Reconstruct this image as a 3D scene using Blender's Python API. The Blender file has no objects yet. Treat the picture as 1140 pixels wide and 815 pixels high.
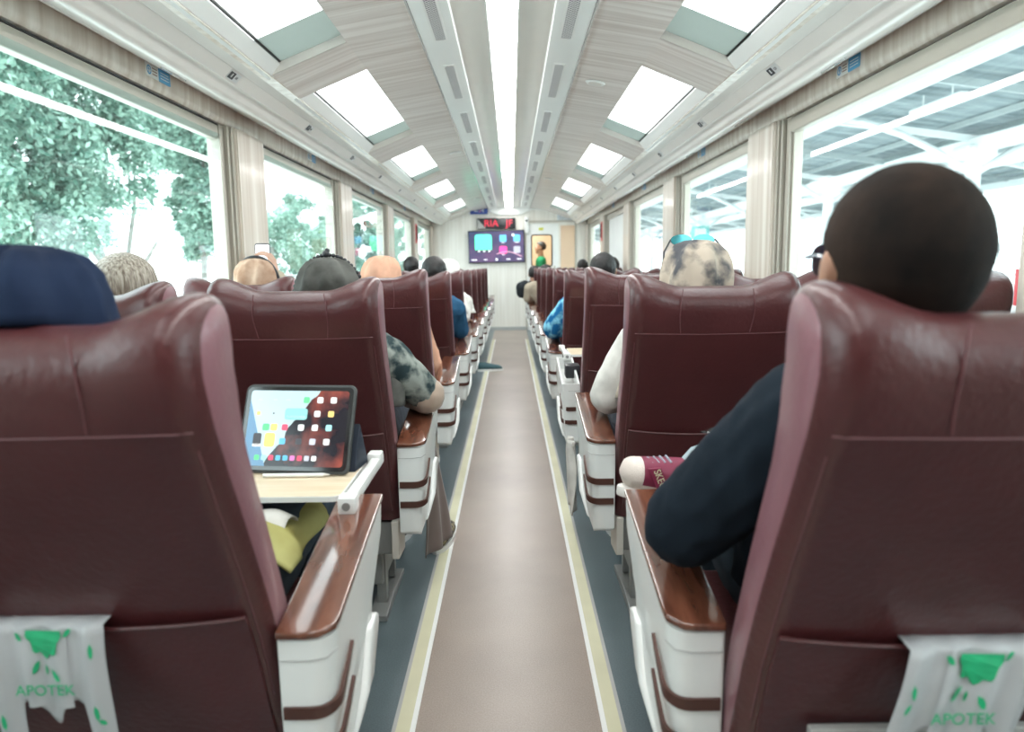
import bpy, bmesh, math, random
from mathutils import Vector, Matrix, Euler, noise
PI = math.pi
S = bpy.context.scene
C = S.collection
rnd = random.Random(7)

# ---------------------------------------------------------------- camera
F = 800.0; ROLL = .0125; PITCH = math.atan(111/F)
cam_d = bpy.data.cameras.new('camera'); cam = bpy.data.objects.new('camera', cam_d); C.objects.link(cam)
cam_d.sensor_width = 36; cam_d.lens = F/1140*36; cam_d.clip_start = .02; cam_d.clip_end = 300
fw = Vector((0, math.cos(PITCH), -math.sin(PITCH))); r0 = Vector((1, 0, 0)); u0 = r0.cross(fw)
cR = r0*math.cos(ROLL) - u0*math.sin(ROLL); cU = r0*math.sin(ROLL) + u0*math.cos(ROLL)
M = Matrix.Identity(4)
for i in range(3):
    M[i][0] = cR[i]; M[i][1] = cU[i]; M[i][2] = -fw[i]
M.translation = Vector((.02, 0, 1.15)); cam.matrix_world = M
cam_d.dof.use_dof = True; cam_d.dof.focus_distance = 2.3; cam_d.dof.aperture_fstop = 3.2
S.camera = cam
# ---------------------------------------------------------------- light
S.view_settings.view_transform = 'Standard'; S.view_settings.look = 'None'; S.view_settings.gamma = 1
S.view_settings.exposure = 1.12
S.view_settings.use_curve_mapping = False
w = bpy.data.worlds.new('overcast_sky'); S.world = w; w.use_nodes = True
bg = w.node_tree.nodes['Background']; bg.inputs[0].default_value = (.93, .98, 1, 1); bg.inputs[1].default_value = 2.6
S.cycles.use_denoising = True
S.cycles.max_bounces = 10; S.cycles.diffuse_bounces = 6; S.cycles.transparent_max_bounces = 12
S.cycles.sample_clamp_indirect = 6
LIGHT_STRIP = 9.0

# ---------------------------------------------------------------- materials
MATS = {}
def mat(name, col, rough=.5, metal=0, spec=.5, bump=0, bscale=80, var=0, vscale=6, emit=0, coat=0, stretch=None, sheen=0, col2=None, sub=0, lo=.35, hi=.65, noise_detail=4):
    if name in MATS: return MATS[name]
    m = bpy.data.materials.new(name); MATS[name] = m; m.use_nodes = True
    nt = m.node_tree; N = nt.nodes; L = nt.links; b = N['Principled BSDF']
    b.inputs['Base Color'].default_value = (*col, 1); b.inputs['Roughness'].default_value = rough
    b.inputs['Metallic'].default_value = metal; b.inputs['Specular IOR Level'].default_value = spec
    b.inputs['Coat Weight'].default_value = coat; b.inputs['Coat Roughness'].default_value = .12
    b.inputs['Sheen Weight'].default_value = sheen
    if sub: b.inputs['Subsurface Weight'].default_value = sub; b.inputs['Subsurface Radius'].default_value = (.01, .004, .002)
    if emit:
        b.inputs['Emission Color'].default_value = (*col, 1); b.inputs['Emission Strength'].default_value = emit
    tc = N.new('ShaderNodeTexCoord'); mp = N.new('ShaderNodeMapping'); L.new(tc.outputs['Object'], mp.inputs['Vector'])
    if stretch: mp.inputs['Scale'].default_value = stretch
    if var or col2:
        n = N.new('ShaderNodeTexNoise'); n.inputs['Scale'].default_value = vscale; n.inputs['Detail'].default_value = noise_detail
        L.new(mp.outputs[0], n.inputs['Vector'])
        r = N.new('ShaderNodeValToRGB'); r.color_ramp.elements[0].position = lo; r.color_ramp.elements[1].position = hi
        c2 = col2 or tuple(min(1, c*(1+var)) for c in col); c1 = col if col2 else tuple(c*(1-var) for c in col)
        r.color_ramp.elements[0].color = (*c1, 1); r.color_ramp.elements[1].color = (*c2, 1)
        L.new(n.outputs['Fac'], r.inputs[0]); L.new(r.outputs[0], b.inputs['Base Color'])
        if emit: L.new(r.outputs[0], b.inputs['Emission Color'])
    if bump:
        n2 = N.new('ShaderNodeTexNoise'); n2.inputs['Scale'].default_value = bscale; n2.inputs['Detail'].default_value = 5
        L.new(mp.outputs[0], n2.inputs['Vector'])
        bp = N.new('ShaderNodeBump'); bp.inputs['Strength'].default_value = bump; bp.inputs['Distance'].default_value = .004
        L.new(n2.outputs['Fac'], bp.inputs['Height']); L.new(bp.outputs[0], b.inputs['Normal'])
    return m
def glassmat(name, tint, ior=1.45, extra=0):
    m = bpy.data.materials.new(name); MATS[name] = m; m.use_nodes = True; nt = m.node_tree; N = nt.nodes; L = nt.links
    for n in list(N): N.remove(n)
    o = N.new('ShaderNodeOutputMaterial'); mx = N.new('ShaderNodeMixShader'); t = N.new('ShaderNodeBsdfTransparent'); g = N.new('ShaderNodeBsdfGlossy')
    lwt = N.new('ShaderNodeLayerWeight'); pw = N.new('ShaderNodeMath'); pw.operation = 'POWER'; pw.inputs[1].default_value = 5; L.new(lwt.outputs['Facing'], pw.inputs[0])
    fr = N.new('ShaderNodeMath'); fr.operation = 'MULTIPLY_ADD'; fr.inputs[1].default_value = .4; fr.inputs[2].default_value = ((ior-1)/(ior+1))**2; L.new(pw.outputs[0], fr.inputs[0]); t.inputs[0].default_value = (*tint, 1); g.inputs['Roughness'].default_value = .01
    L.new(fr.outputs[0], mx.inputs[0]); L.new(t.outputs[0], mx.inputs[1]); L.new(g.outputs[0], mx.inputs[2]); L.new(mx.outputs[0], o.inputs[0])
    return m
lw = (.80, .755, .70); ld = (.60, .53, .46)
wood_v = mat('pale_wood_vertical_grain', (.57, .48, .40), .35, col2=(.77, .71, .64), stretch=(20, 20, .5), vscale=1, noise_detail=6, coat=.2)
wood_x = mat('pale_wood_cross_grain', (.60, .53, .485), .4, col2=(.79, .74, .70), stretch=(1.2, 32, 1.2), vscale=1, noise_detail=6, coat=.2)
wood_far = mat('whitewood_wall', (.74, .71, .65), .45, col2=(.84, .82, .77), stretch=(22, 22, .8), vscale=1, noise_detail=5)
white = mat('white_panel', (.84, .85, .83), .3, var=.02, vscale=3)
white_gloss = mat('white_gloss_panel', (.84, .86, .84), .4, coat=.1, var=.02, vscale=2)
warm_grey = mat('warm_grey_plastic', (.74, .71, .67), .35, coat=.2, var=.02)
alu = mat('window_frame_beige', (.46, .43, .37), .35, metal=.15, var=.03)
black = mat('black_rubber', (.02, .02, .02), .5, var=.2)
blackp = mat('black_plastic', (.025, .026, .03), .35, var=.1)
glass = glassmat('window_glass', (.90, .97, .97), 1.5)
skyglass = glassmat('skylight_glass', (.97, .99, .98), 1.45)
darkglass = mat('tinted_lens', (.01, .02, .05), .05, var=.2, coat=1)
leather = mat('maroon_leather', (.074, .018, .019), .36, spec=.5, bump=.3, bscale=90, var=.10, vscale=5, coat=.16)
MATS['maroon_leather'].node_tree.nodes['Principled BSDF'].inputs['Coat Roughness'].default_value = .22
leather_lit = mat('maroon_leather_lit_side', (.24, .105, .125), .38, spec=.6, bump=.2, bscale=120, var=.06, vscale=5, coat=.3)  # same leather, lightened on the seat sides to stand in for reflected window light
thread = mat('maroon_piping', (.13, .045, .05), .4, var=.1)
armw = mat('white_armrest_shell', (.80, .81, .79), .28, coat=.3, var=.015, vscale=3)
wood_dark = mat('glossy_brown_wood', (.085, .028, .016), .15, col2=(.19, .070, .040), stretch=(30, 2.5, 30), vscale=1.2, noise_detail=6, coat=.9)
stripe_m = mat('brown_accent', (.075, .03, .022), .35, var=.15)
grey_metal = mat('grey_seat_frame', (.30, .30, .29), .45, metal=.3, var=.06)
beige_plastic = mat('beige_bracket', (.62, .58, .52), .4, var=.04)
skin = mat('brown_skin', (.40, .21, .135), .5, var=.08, vscale=10, sub=.08)
skin_l = mat('light_brown_skin', (.52, .31, .22), .5, var=.07, vscale=10, sub=.08)
hair_b = mat('black_hair', (.012, .010, .010), .5, bump=.6, bscale=60, stretch=(4, 4, .6), var=.3, vscale=20)
eye_m = mat('eye', (.75, .73, .70), .2, var=.02)

# ---------------------------------------------------------------- helpers
def link(o, parent=None):
    C.objects.link(o)
    if parent is not None: o.parent = parent
    return o
def tag(o, label=None, cat=None, group=None, kind=None):
    if label: o['label'] = label
    if cat: o['category'] = cat
    if group: o['group'] = group
    if kind: o['kind'] = kind
    return o
def empty(name, loc=(0, 0, 0), rz=0):
    o = bpy.data.objects.new(name, None); o.location = loc; o.rotation_euler = (0, 0, rz); o.empty_display_size = .1
    return link(o)
def fin(name, bm, m, parent=None, smooth=True, angle=40, bevel=0, seg=2, recalc=True):
    if recalc: bmesh.ops.recalc_face_normals(bm, faces=bm.faces)
    if bevel:
        es = [e for e in bm.edges if len(e.link_faces) == 2 and e.calc_face_angle(0) > math.radians(30)]
        bmesh.ops.bevel(bm, geom=es, offset=bevel, segments=seg, affect='EDGES', profile=.5, clamp_overlap=True)
    me = bpy.data.meshes.new(name)
    bm.to_mesh(me); bm.free()
    for k in (m if isinstance(m, (list, tuple)) else [m]): me.materials.append(k)
    if smooth:
        for p in me.polygons: p.use_smooth = True
        me.set_sharp_from_angle(angle=math.radians(angle))
    o = bpy.data.objects.new(name, me)
    return link(o, parent)
def inst(name, me, parent=None, loc=(0, 0, 0)):
    o = bpy.data.objects.new(name, me); o.location = loc
    return link(o, parent)
def NB(): return bmesh.new()
def box(bm, x0, x1, y0, y1, z0, z1, mi=0, mtx=None):
    vs = [bm.verts.new((x, y, z)) for x in (x0, x1) for y in (y0, y1) for z in (z0, z1)]
    if mtx is not None:
        for v in vs: v.co = mtx @ v.co
    for f in ((0, 1, 3, 2), (4, 6, 7, 5), (0, 4, 5, 1), (2, 3, 7, 6), (0, 2, 6, 4), (1, 5, 7, 3)):
        bm.faces.new([vs[i] for i in f]).material_index = mi
    return vs
def tube(bm, pts, r, n=8, mi=0, cap=True):
    pts = [Vector(p) for p in pts]; rs = r if isinstance(r, (list, tuple)) else [r]*len(pts)
    rings = []; up = None
    for i, p in enumerate(pts):
        t = (pts[min(i+1, len(pts)-1)] - pts[max(i-1, 0)]).normalized()
        if up is None:
            up = Vector((0, 0, 1)) if abs(t.z) < .9 else Vector((1, 0, 0))
        a = t.cross(up)
        if a.length < 1e-5: a = t.cross(Vector((1, 0, 0)))
        a.normalize(); b = t.cross(a).normalized(); up = -b if False else (a.cross(t)).normalized()
        rings.append([bm.verts.new(p + (a*math.cos(2*PI*k/n) + b*math.sin(2*PI*k/n))*rs[i]) for k in range(n)])
    for i in range(len(rings)-1):
        for k in range(n):
            bm.faces.new((rings[i][k], rings[i][(k+1) % n], rings[i+1][(k+1) % n], rings[i+1][k])).material_index = mi
    if cap:
        bm.faces.new(rings[0][::-1]).material_index = mi; bm.faces.new(rings[-1]).material_index = mi
def ball(bm, c, r, sub=2, mi=0, rot=None):
    r = r if isinstance(r, (tuple, list)) else (r, r, r)
    res = bmesh.ops.create_icosphere(bm, subdivisions=sub, radius=1)
    m = Matrix.Diagonal((*r, 1))
    if rot: m = Euler(rot).to_matrix().to_4x4() @ m
    m = Matrix.Translation(c) @ m
    for v in res['verts']: v.co = m @ v.co
    for f in {f for v in res['verts'] for f in v.link_faces}: f.material_index = mi
    return res['verts']
def cap(bm, a, b, ra, rb=None, n=12):
    rb = ra if rb is None else rb
    ball(bm, a, ra, 2); ball(bm, b, rb, 2); tube(bm, [a, b], [ra, rb], n)
def prism(bm, poly, axis, a, b, mi=0):
    # poly: list of 2D points in the plane perpendicular to axis
    def P(p, t):
        return {'x': (t, p[0], p[1]), 'y': (p[0], t, p[1]), 'z': (p[0], p[1], t)}[axis]
    v0 = [bm.verts.new(P(p, a)) for p in poly]; v1 = [bm.verts.new(P(p, b)) for p in poly]; n = len(poly)
    bm.faces.new(v0).material_index = mi; bm.faces.new(v1[::-1]).material_index = mi
    for i in range(n): bm.faces.new((v0[i], v0[(i+1) % n], v1[(i+1) % n], v1[i])).material_index = mi
def rrect(cx, cy, w, h, r, n=4):
    out = []
    for (sx, sy, a0) in ((1, 1, 0), (-1, 1, 90), (-1, -1, 180), (1, -1, 270)):
        for k in range(n+1):
            a = math.radians(a0 + 90*k/n)
            out.append((cx + sx*(w/2-r) + r*math.cos(a), cy + sy*(h/2-r) + r*math.sin(a)))
    return out
def extrude_prof(bm, prof, y0, y1, th, mi=0):
    # open (x,z) profile swept along y, thickened outward (+z / away from the aisle)
    n = len(prof); off = []
    for i, p in enumerate(prof):
        a = Vector(prof[max(i-1, 0)]); b = Vector(prof[min(i+1, n-1)]); t = (b-a).normalized(); nn = Vector((-t.y, t.x))
        if nn.y < -.2 or (abs(nn.y) <= .2 and nn.x*p[0] < 0): nn = -nn
        off.append((p[0]+nn.x*th, p[1]+nn.y*th))
    prism(bm, list(prof)+off[::-1], 'y', y0, y1, mi)
def lerp_tab(tab, z):
    if z <= tab[0][0]: return tab[0][1]
    for (a, b), (c, d) in zip(tab, tab[1:]):
        if z <= c:
            t = (z-a)/(c-a); return b + (d-b)*t
    return tab[-1][1]
def text(name, s, size, m, loc, rot, parent=None, ext=.0005, align='CENTER', sx=1):
    cu = bpy.data.curves.new(name, 'FONT'); cu.body = s; cu.size = size; cu.extrude = ext; cu.align_x = align; cu.align_y = 'CENTER'
    t = bpy.data.objects.new(name, cu); C.objects.link(t)
    dg = bpy.context.evaluated_depsgraph_get(); dg.update()
    me = bpy.data.meshes.new_from_object(t.evaluated_get(dg)); bpy.data.objects.remove(t)
    me.materials.clear(); me.materials.append(m); me.name = name
    me.transform(Matrix.Translation(loc) @ Euler(rot).to_matrix().to_4x4() @ Matrix.Diagonal((sx, 1, 1, 1)))
    return inst(name, me, parent)
def remesh(bm, vox, smooth=3, name='m', fac=.5):
    me = bpy.data.meshes.new(name); bm.to_mesh(me); bm.free()
    o = bpy.data.objects.new(name, me); C.objects.link(o)
    md = o.modifiers.new('r', 'REMESH'); md.mode = 'VOXEL'; md.voxel_size = vox
    if smooth:
        sm = o.modifiers.new('s', 'SMOOTH'); sm.iterations = smooth; sm.factor = fac
    dg = bpy.context.evaluated_depsgraph_get(); dg.update()
    out = bpy.data.meshes.new_from_object(o.evaluated_get(dg)); bpy.data.objects.remove(o); bpy.data.meshes.remove(me)
    for p in out.polygons: p.use_smooth = True
    return out
def struct(name, bm, m, parent=None, **k):
    o = fin(name, bm, m, parent, **k)
    if parent is None: o['kind'] = 'structure'
    return o
ORD = ['zeroth', 'first', 'second', 'third', 'fourth', 'fifth', 'sixth', 'seventh', 'eighth', 'ninth', 'tenth', 'eleventh', 'twelfth']

# ================================================================ THE SETTING
YB, YF = -2.0, 13.05
WINS = [(-.32, 1.40), (1.94, 3.66), (4.20, 5.90), (6.47, 8.18), (8.72, 10.42), (10.98, 12.70)]
ZS, ZT = .86, 1.86
# floor
bm = NB(); box(bm, -1.5, 1.5, YB, YF+2.2, -.06, 0)
fl = bpy.data.materials.new('speckled_vinyl_floor'); fl.use_nodes = True; nt = fl.node_tree; N = nt.nodes; L = nt.links; b = N['Principled BSDF']
tc = N.new('ShaderNodeTexCoord'); sx_ = N.new('ShaderNodeSeparateXYZ'); L.new(tc.outputs['Object'], sx_.inputs[0])
ab = N.new('ShaderNodeMath'); ab.operation = 'ABSOLUTE'; L.new(sx_.outputs[0], ab.inputs[0])
gt = N.new('ShaderNodeMath'); gt.operation = 'GREATER_THAN'; gt.inputs[1].default_value = .29; L.new(ab.outputs[0], gt.inputs[0])
n1 = N.new('ShaderNodeTexNoise'); n1.inputs['Scale'].default_value = 260; n1.inputs['Detail'].default_value = 2; L.new(tc.outputs['Object'], n1.inputs['Vector'])
n3 = N.new('ShaderNodeTexNoise'); n3.inputs['Scale'].default_value = 2.2; n3.inputs['Detail'].default_value = 5; L.new(tc.outputs['Object'], n3.inputs['Vector'])
def ramp(src, c0, c1, p0=.35, p1=.65):
    r = N.new('ShaderNodeValToRGB'); r.color_ramp.elements[0].position = p0; r.color_ramp.elements[1].position = p1
    r.color_ramp.elements[0].color = (*c0, 1); r.color_ramp.elements[1].color = (*c1, 1); L.new(src, r.inputs[0]); return r.outputs[0]
def mixc(fac, a, b_, mode='MIX'):
    m_ = N.new('ShaderNodeMix'); m_.data_type = 'RGBA'; m_.blend_type = mode
    if isinstance(fac, float): m_.inputs[0].default_value = fac
    else: L.new(fac, m_.inputs[0])
    L.new(a, m_.inputs[6]); L.new(b_, m_.inputs[7]); return m_.outputs[2]
aisle = mixc(.35, ramp(n3.outputs[0], (.26, .205, .17), (.37, .30, .25), .3, .7), ramp(n1.outputs[0], (.20, .16, .14), (.42, .35, .31)))
side = mixc(.35, ramp(n3.outputs[0], (.10, .135, .15), (.13, .17, .185)), ramp(n1.outputs[0], (.07, .10, .11), (.18, .22, .24)))
L.new(mixc(gt.outputs[0], aisle, side), b.inputs['Base Color']); b.inputs['Roughness'].default_value = .33; b.inputs['Specular IOR Level'].default_value = .6
struct('floor', bm, fl)
# aisle marking strips
cream = mat('cream_marking', (.62, .60, .42), .45, var=.06, vscale=4); grey_edge = mat('grey_edge', (.42, .42, .41), .4, var=.04)
for s, nm in ((-1, 'trim_1'), (1, 'trim_2')):
    e = empty(nm); e['kind'] = 'structure'
    for n_, a, b2, m_, h in (('white_strip', .234, .247, white, .004), ('marking_strip', .247, .283, cream, .0025), ('grey_strip', .283, .293, grey_edge, .003)):
        bm = NB(); box(bm, min(s*a, s*b2), max(s*a, s*b2), YB, 11.35, 0, h); fin(n_, bm, m_, e, smooth=False)
# side walls
def wall(s, name):
    X0 = 1.42; root = empty(name); root['kind'] = 'structure'
    def sb(bm, xa, xb, *r): box(bm, min(s*xa, s*xb), max(s*xa, s*xb), *r)
    bm = NB(); sb(bm, X0, 1.52, YB, YF, 0, ZS-.02); fin('lower_panel', bm, wood_far, root, smooth=False)
    bm = NB(); sb(bm, 1.385, 1.50, YB, YF, ZS-.03, ZS); fin('window_sill', bm, white, root, smooth=False, bevel=.006)
    bm = NB()
    # header with rounded lower edge
    prof = [(s*x, z) for x, z in ((1.52, 1.862), (1.425, 1.862), (1.408, 1.868), (1.400, 1.882), (1.397, 1.90), (1.395, 1.972), (1.52, 1.972))]
    prism(bm, prof, 'y', YB, YF); fin('header_panel', bm, wood_v, root)
    bm = NB()
    inner = [((x+.02)*.93-.02, 1.15+(z-1.15)*.93) for x, z in ((1.325, 1.944), (1.312, 1.938), (1.298, 1.936), (1.284, 1.942), (1.274, 1.956), (1.270, 1.972), (1.262, 1.982), (1.250, 1.988), (1.243, 1.990), (1.236, 1.987), (1.192, 2.030), (1.186, 2.028), (1.150, 2.046), (1.12, 2.050), (1.09, 2.052))]
    prof = [(s*x, z) for x, z in [(1.395, 1.967), (1.378, 1.960), (1.372, 1.952)] + inner + [(1.04, 2.10), (1.40, 2.10)]]
    prism(bm, prof, 'y', YB, YF); fin('cove_moulding', bm, warm_grey, root)
    for (p0, p1, m_) in (((1.046, 1.9876), (1.0705, 1.9838), wood_v),):
        pass
    q0, q1 = [((x+.02)*.93-.02, 1.15+(z-1.15)*.93) for x, z in ((1.148, 2.045), (1.094, 2.050))]
    bm = NB(); prism(bm, [(s*q0[0], q0[1]-.001), (s*q1[0], q1[1]-.003), (s*q1[0], q1[1]+.004), (s*q0[0], q0[1]+.004)], 'y', YB, YF); fin('fascia_panel', bm, wood_v, root, smooth=False)
    bm = NB(); tube(bm, [(s*1.386, YB, 1.964), (s*1.386, YF, 1.964)], .006, 8); tube(bm, [(s*1.352, YB, 1.9445), (s*1.352, YF, 1.9445)], .004, 8); fin('cove_bead', bm, warm_grey, root)
    # pillars between windows
    gaps = [(YB, WINS[0][0])] + [(WINS[i][1], WINS[i+1][0]) for i in range(5)] + [(WINS[5][1], YF)]
    for a, b2 in gaps:
        first, last = a == YB, b2 == YF
        lo_ = a if first else a+.115; hi_ = b2 if last else b2-.02
        bm = NB(); sb(bm, 1.362, 1.50, lo_, hi_, ZS, ZT+.004)
        bmesh.ops.bevel(bm, geom=list(bm.edges), offset=.008, segments=2, affect='EDGES')
        fin('window_pillar', bm, wood_v, root)
        if not first:
            for (w0, w1, x0, m_) in ((.0, .045, 1.405, alu), (.045, .055, 1.412, black), (.055, .078, 1.388, alu), (.078, .086, 1.405, warm_grey), (.086, .115, 1.378, alu)):
                bm = NB(); sb(bm, x0, 1.47, a+w0, a+w1, ZS, ZT); fin('guide_rail', bm, m_, root, smooth=False, bevel=.0015, seg=1)
        if not last:
            bm = NB(); sb(bm, 1.40, 1.47, b2-.02, b2, ZS, ZT); fin('guide_rail', bm, alu, root, smooth=False)
    return root
wall(-1, 'wall_left'); wall(1, 'wall_right')
# windows
k = 0
for s in (-1, 1):
    for i, (a, b2) in enumerate(WINS):
        k += 1; e = empty(f'window_{k}', (s*1.43, (a+b2)/2, ZS)); e['kind'] = 'structure'
        ya, yb = a-(a+b2)/2, b2-(a+b2)/2
        bm = NB()
        for q in ((ya, yb, 0, .03), (ya, ya+.02, .03, .94), (yb-.02, yb, .03, .94)): box(bm, -.012, .034, q[0], q[1], q[2], q[3])
        fin('window_frame', bm, alu, e, smooth=False, bevel=.002, seg=1)
        bm = NB(); box(bm, -.025, .02, ya-.0, yb+.0, .925, .994); fin('blind_rail', bm, alu, e, smooth=False, bevel=.006)
        bm = NB(); box(bm, -.010, .02, ya-.0, yb+.0, .994, 1.0); fin('black_gasket', bm, black, e, smooth=False)
        bm = NB(); box(bm, .028, .031, ya, yb, .02, .95); fin('pane', bm, glass, e, smooth=False)
        if s == 1 and i == 4:
            bm = NB(); box(bm, .0, .003, ya, yb, .02, .94); fin('roller_blind', bm, mat('white_blind_cloth', (.85, .86, .85), .8, bump=.2, bscale=300, var=.02), e, smooth=False)
# ceiling : continuous parts
bm = NB()
for s in (-1, 1):
    extrude_prof(bm, [(s*.365, 2.176), (s*.52, 2.15), (s*.68, 2.122)], YB, YF, .05)
SKY = [(-.78, .98), (1.48, 3.28), (3.72, 5.44), (5.98, 7.70), (8.24, 9.96), (10.50, 12.35)]
def sz(x): return 2.122 - (x-.68)*.4006
edges = [YB] + [v for p in SKY for v in p] + [YF]
for s in (-1, 1):
    for a, b2 in zip(edges[0::2], edges[1::2]):
        extrude_prof(bm, [(s*.68, 2.122), (s*.84, sz(.84)), (s*1.014, sz(1.014))], a, b2, .08)
for s in (-1, 1):   # recess walls behind the reveals stay light tight
    prism(bm, [(s*.60, 2.14), (s*.68, 2.14), (s*.66, 2.24), (s*.60, 2.24)], 'y', YB, YF)
struct('ceiling', bm, wood_x, angle=30)
# skylights
blindm = mat('green_grey_blind', (.62, .68, .65), .7, var=.03)
nt = blindm.node_tree; tr_ = nt.nodes.new('ShaderNodeBsdfTranslucent'); tr_.inputs[0].default_value = (.34, .37, .355, 1); mx_ = nt.nodes.new('ShaderNodeMixShader'); mx_.inputs[0].default_value = .75
nt.links.new(nt.nodes['Principled BSDF'].outputs[0], mx_.inputs[1]); nt.links.new(tr_.outputs[0], mx_.inputs[2]); nt.links.new(mx_.outputs[0], nt.nodes['Material Output'].inputs[0])
k = 12
for s in (-1, 1):
    for (a, b2) in SKY:
        k += 1; e = empty(f'window_{k}', (s*.885, (a+b2)/2, 2.08)); e['kind'] = 'structure'
        ox, oy = s*.885, (a+b2)/2; ya, yb = a-oy, b2-oy
        def P(x, z): return (s*x-ox, z-2.08)
        def slab(nm, y0, y1, x0, x1, dz, th, m_, dx=0):
            bm = NB(); prism(bm, [P(x0, sz(x0)+dz), P(x1, sz(x1)+dz), P(x1+dx, sz(x1)+dz+th), P(x0+dx, sz(x0)+dz+th)], 'y', y0, y1); return fin(nm, bm, m_, e, smooth=False)
        slab('side_reveal', ya-.02, yb+.04, 1.012, 1.04, .0, .046, white, -.040)
        slab('side_reveal', ya-.02, yb+.04, .665, .680, .0, .045, white, -.01)
        bm = NB()
        for (y0, y1, dd) in ((ya, ya-.01, -1), (yb, yb+.035, 1)):
            vs = []
            for yy, dz in ((y0, 0), (y1, .045)):
                for x in (.668, 1.03):
                    for t in (0, dd*.012): vs.append(bm.verts.new((s*x-ox, yy+t, sz(x)+dz-2.08)))
            for f in ((0, 1, 3, 2), (4, 6, 7, 5), (0, 4, 5, 1), (2, 3, 7, 6), (0, 2, 6, 4), (1, 5, 7, 3)): bm.faces.new([vs[q] for q in f])
        fin('end_reveal', bm, wood_x, e, smooth=False)
        slab('pane', ya-.03, yb+.06, .64, 1.08, .046, .004, skyglass)
        slab('roller_blind', yb-.30, yb+.03, .665, 1.03, .040, .002, blindm)
        slab('black_gasket', ya, yb+.03, .968, .976, .038, .008, black)
        slab('blind_bar', yb+.016, yb+.030, .668, 1.03, .032, .008, black)
# centre panels, vent panels, light strip
e = empty('trim_3'); e['kind'] = 'structure'
for s in (-1, 1):
    bm = NB(); extrude_prof(bm, [(s*.062, 2.178), (s*.075, 2.186), (s*.19, 2.188), (s*.207, 2.180)], YB, YF, .03); fin('centre_panel', bm, mat('grey_ceiling_panel', (.66, .65, .60), .3, coat=.2, var=.03, vscale=3), e)
    bm = NB(); extrude_prof(bm, [(s*.207, 2.180), (s*.213, 2.172), (s*.355, 2.156), (s*.366, 2.160), (s*.368, 2.176)], YB, YF, .03); fin('vent_panel', bm, white_gloss, e)
    bm = NB(); box(bm, min(s*.367, s*.374), max(s*.367, s*.374), YB, YF, 2.154, 2.172); fin('bright_edge', bm, mat('polished_edge', (.9, .9, .88), .15, metal=.4, var=.01), e, smooth=False)
bm = NB(); box(bm, -.40, .40, YB, YF, 2.23, 2.27); fin('ceiling_back', bm, white, e, smooth=False)
bm = NB(); prism(bm, [(-.062, 2.2), (-.062, 2.178), (-.05, 2.170), (.05, 2.170), (.062, 2.178), (.062, 2.2)], 'y', YB, 12.8)
o = fin('light_strip', bm, mat('light_diffuser', (1, .99, .97), .4, emit=LIGHT_STRIP), None)
tag(o, 'long white glowing light strip running down the middle of the ceiling', 'ceiling light')
# vent grilles
gr_m = bpy.data.materials.new('perforated_grille'); gr_m.use_nodes = True; nt = gr_m.node_tree; N = nt.nodes; L = nt.links; b = N['Principled BSDF']
tc = N.new('ShaderNodeTexCoord'); mp = N.new('ShaderNodeMapping'); L.new(tc.outputs['Object'], mp.inputs[0]); mp.inputs['Scale'].default_value = (1, 1, 0)
mp.inputs['Rotation'].default_value = (0, 0, PI/4)
vo = N.new('ShaderNodeTexVoronoi'); vo.inputs['Scale'].default_value = 75; vo.inputs['Randomness'].default_value = 0; L.new(mp.outputs[0], vo.inputs['Vector'])
L.new(ramp(vo.outputs['Distance'], (.10, .10, .11), (.78, .78, .78), .33, .42), b.inputs['Base Color']); b.inputs['Roughness'].default_value = .4
def vz(x): return 2.172 - (abs(x)-.213)*.1127
gm = None
for s in (-1, 1):
    for i in range(11):
        y0 = .43 + 1.13*i; e = empty('air_vent', (s*.281, y0+.36, vz(.281)))
        tag(e, f'perforated ceiling air vent {"left" if s < 0 else "right"} of the light strip, {ORD[i-1] + " from the camera" if i > 1 else ("nearly overhead" if i == 1 else "above the camera")}', 'air vent', 'ceiling air vents along the light strip')
        tl = math.atan(.1127)*s
        for nm, w_, l_, th, m_ in (('vent_frame', .060, .735, .003, white), ('grille', .044, .70, .0045, gr_m)):
            bm = NB(); box(bm, -w_/2, w_/2, -l_/2, l_/2, -th, 0)
            o = fin(nm, bm, m_, e, smooth=False); o.rotation_euler = (0, tl, 0)
# round speakers on the sloping ceiling
for (x, y, z, lb) in ((.50, 4.15, 2.150, 'round flush ceiling speaker on the right slope, nearest the camera'), (-.46, 6.6, 2.157, 'round flush ceiling speaker on the left slope, nearer the camera'), (.47, 8.6, 2.155, 'round flush ceiling speaker on the right slope, farther down the car'), (-.46, 10.9, 2.157, 'round flush ceiling speaker on the left slope, close to the end wall')):
    bm = NB(); bmesh.ops.create_cone(bm, segments=32, radius1=.05, radius2=.056, depth=.006, cap_ends=True)
    e = empty('ceiling_speaker', (x, y, z-.003)); e.rotation_euler = (0, math.copysign(math.atan(.172), x), 0)
    tag(e, lb, 'speaker')
    fin('speaker_rim', bm, white, e, angle=30)
    bm = NB(); bmesh.ops.create_cone(bm, segments=32, radius1=.038, radius2=.038, depth=.003, cap_ends=True); o = fin('speaker_mesh', bm, warm_grey, e, angle=30); o.location.z = -.004
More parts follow.
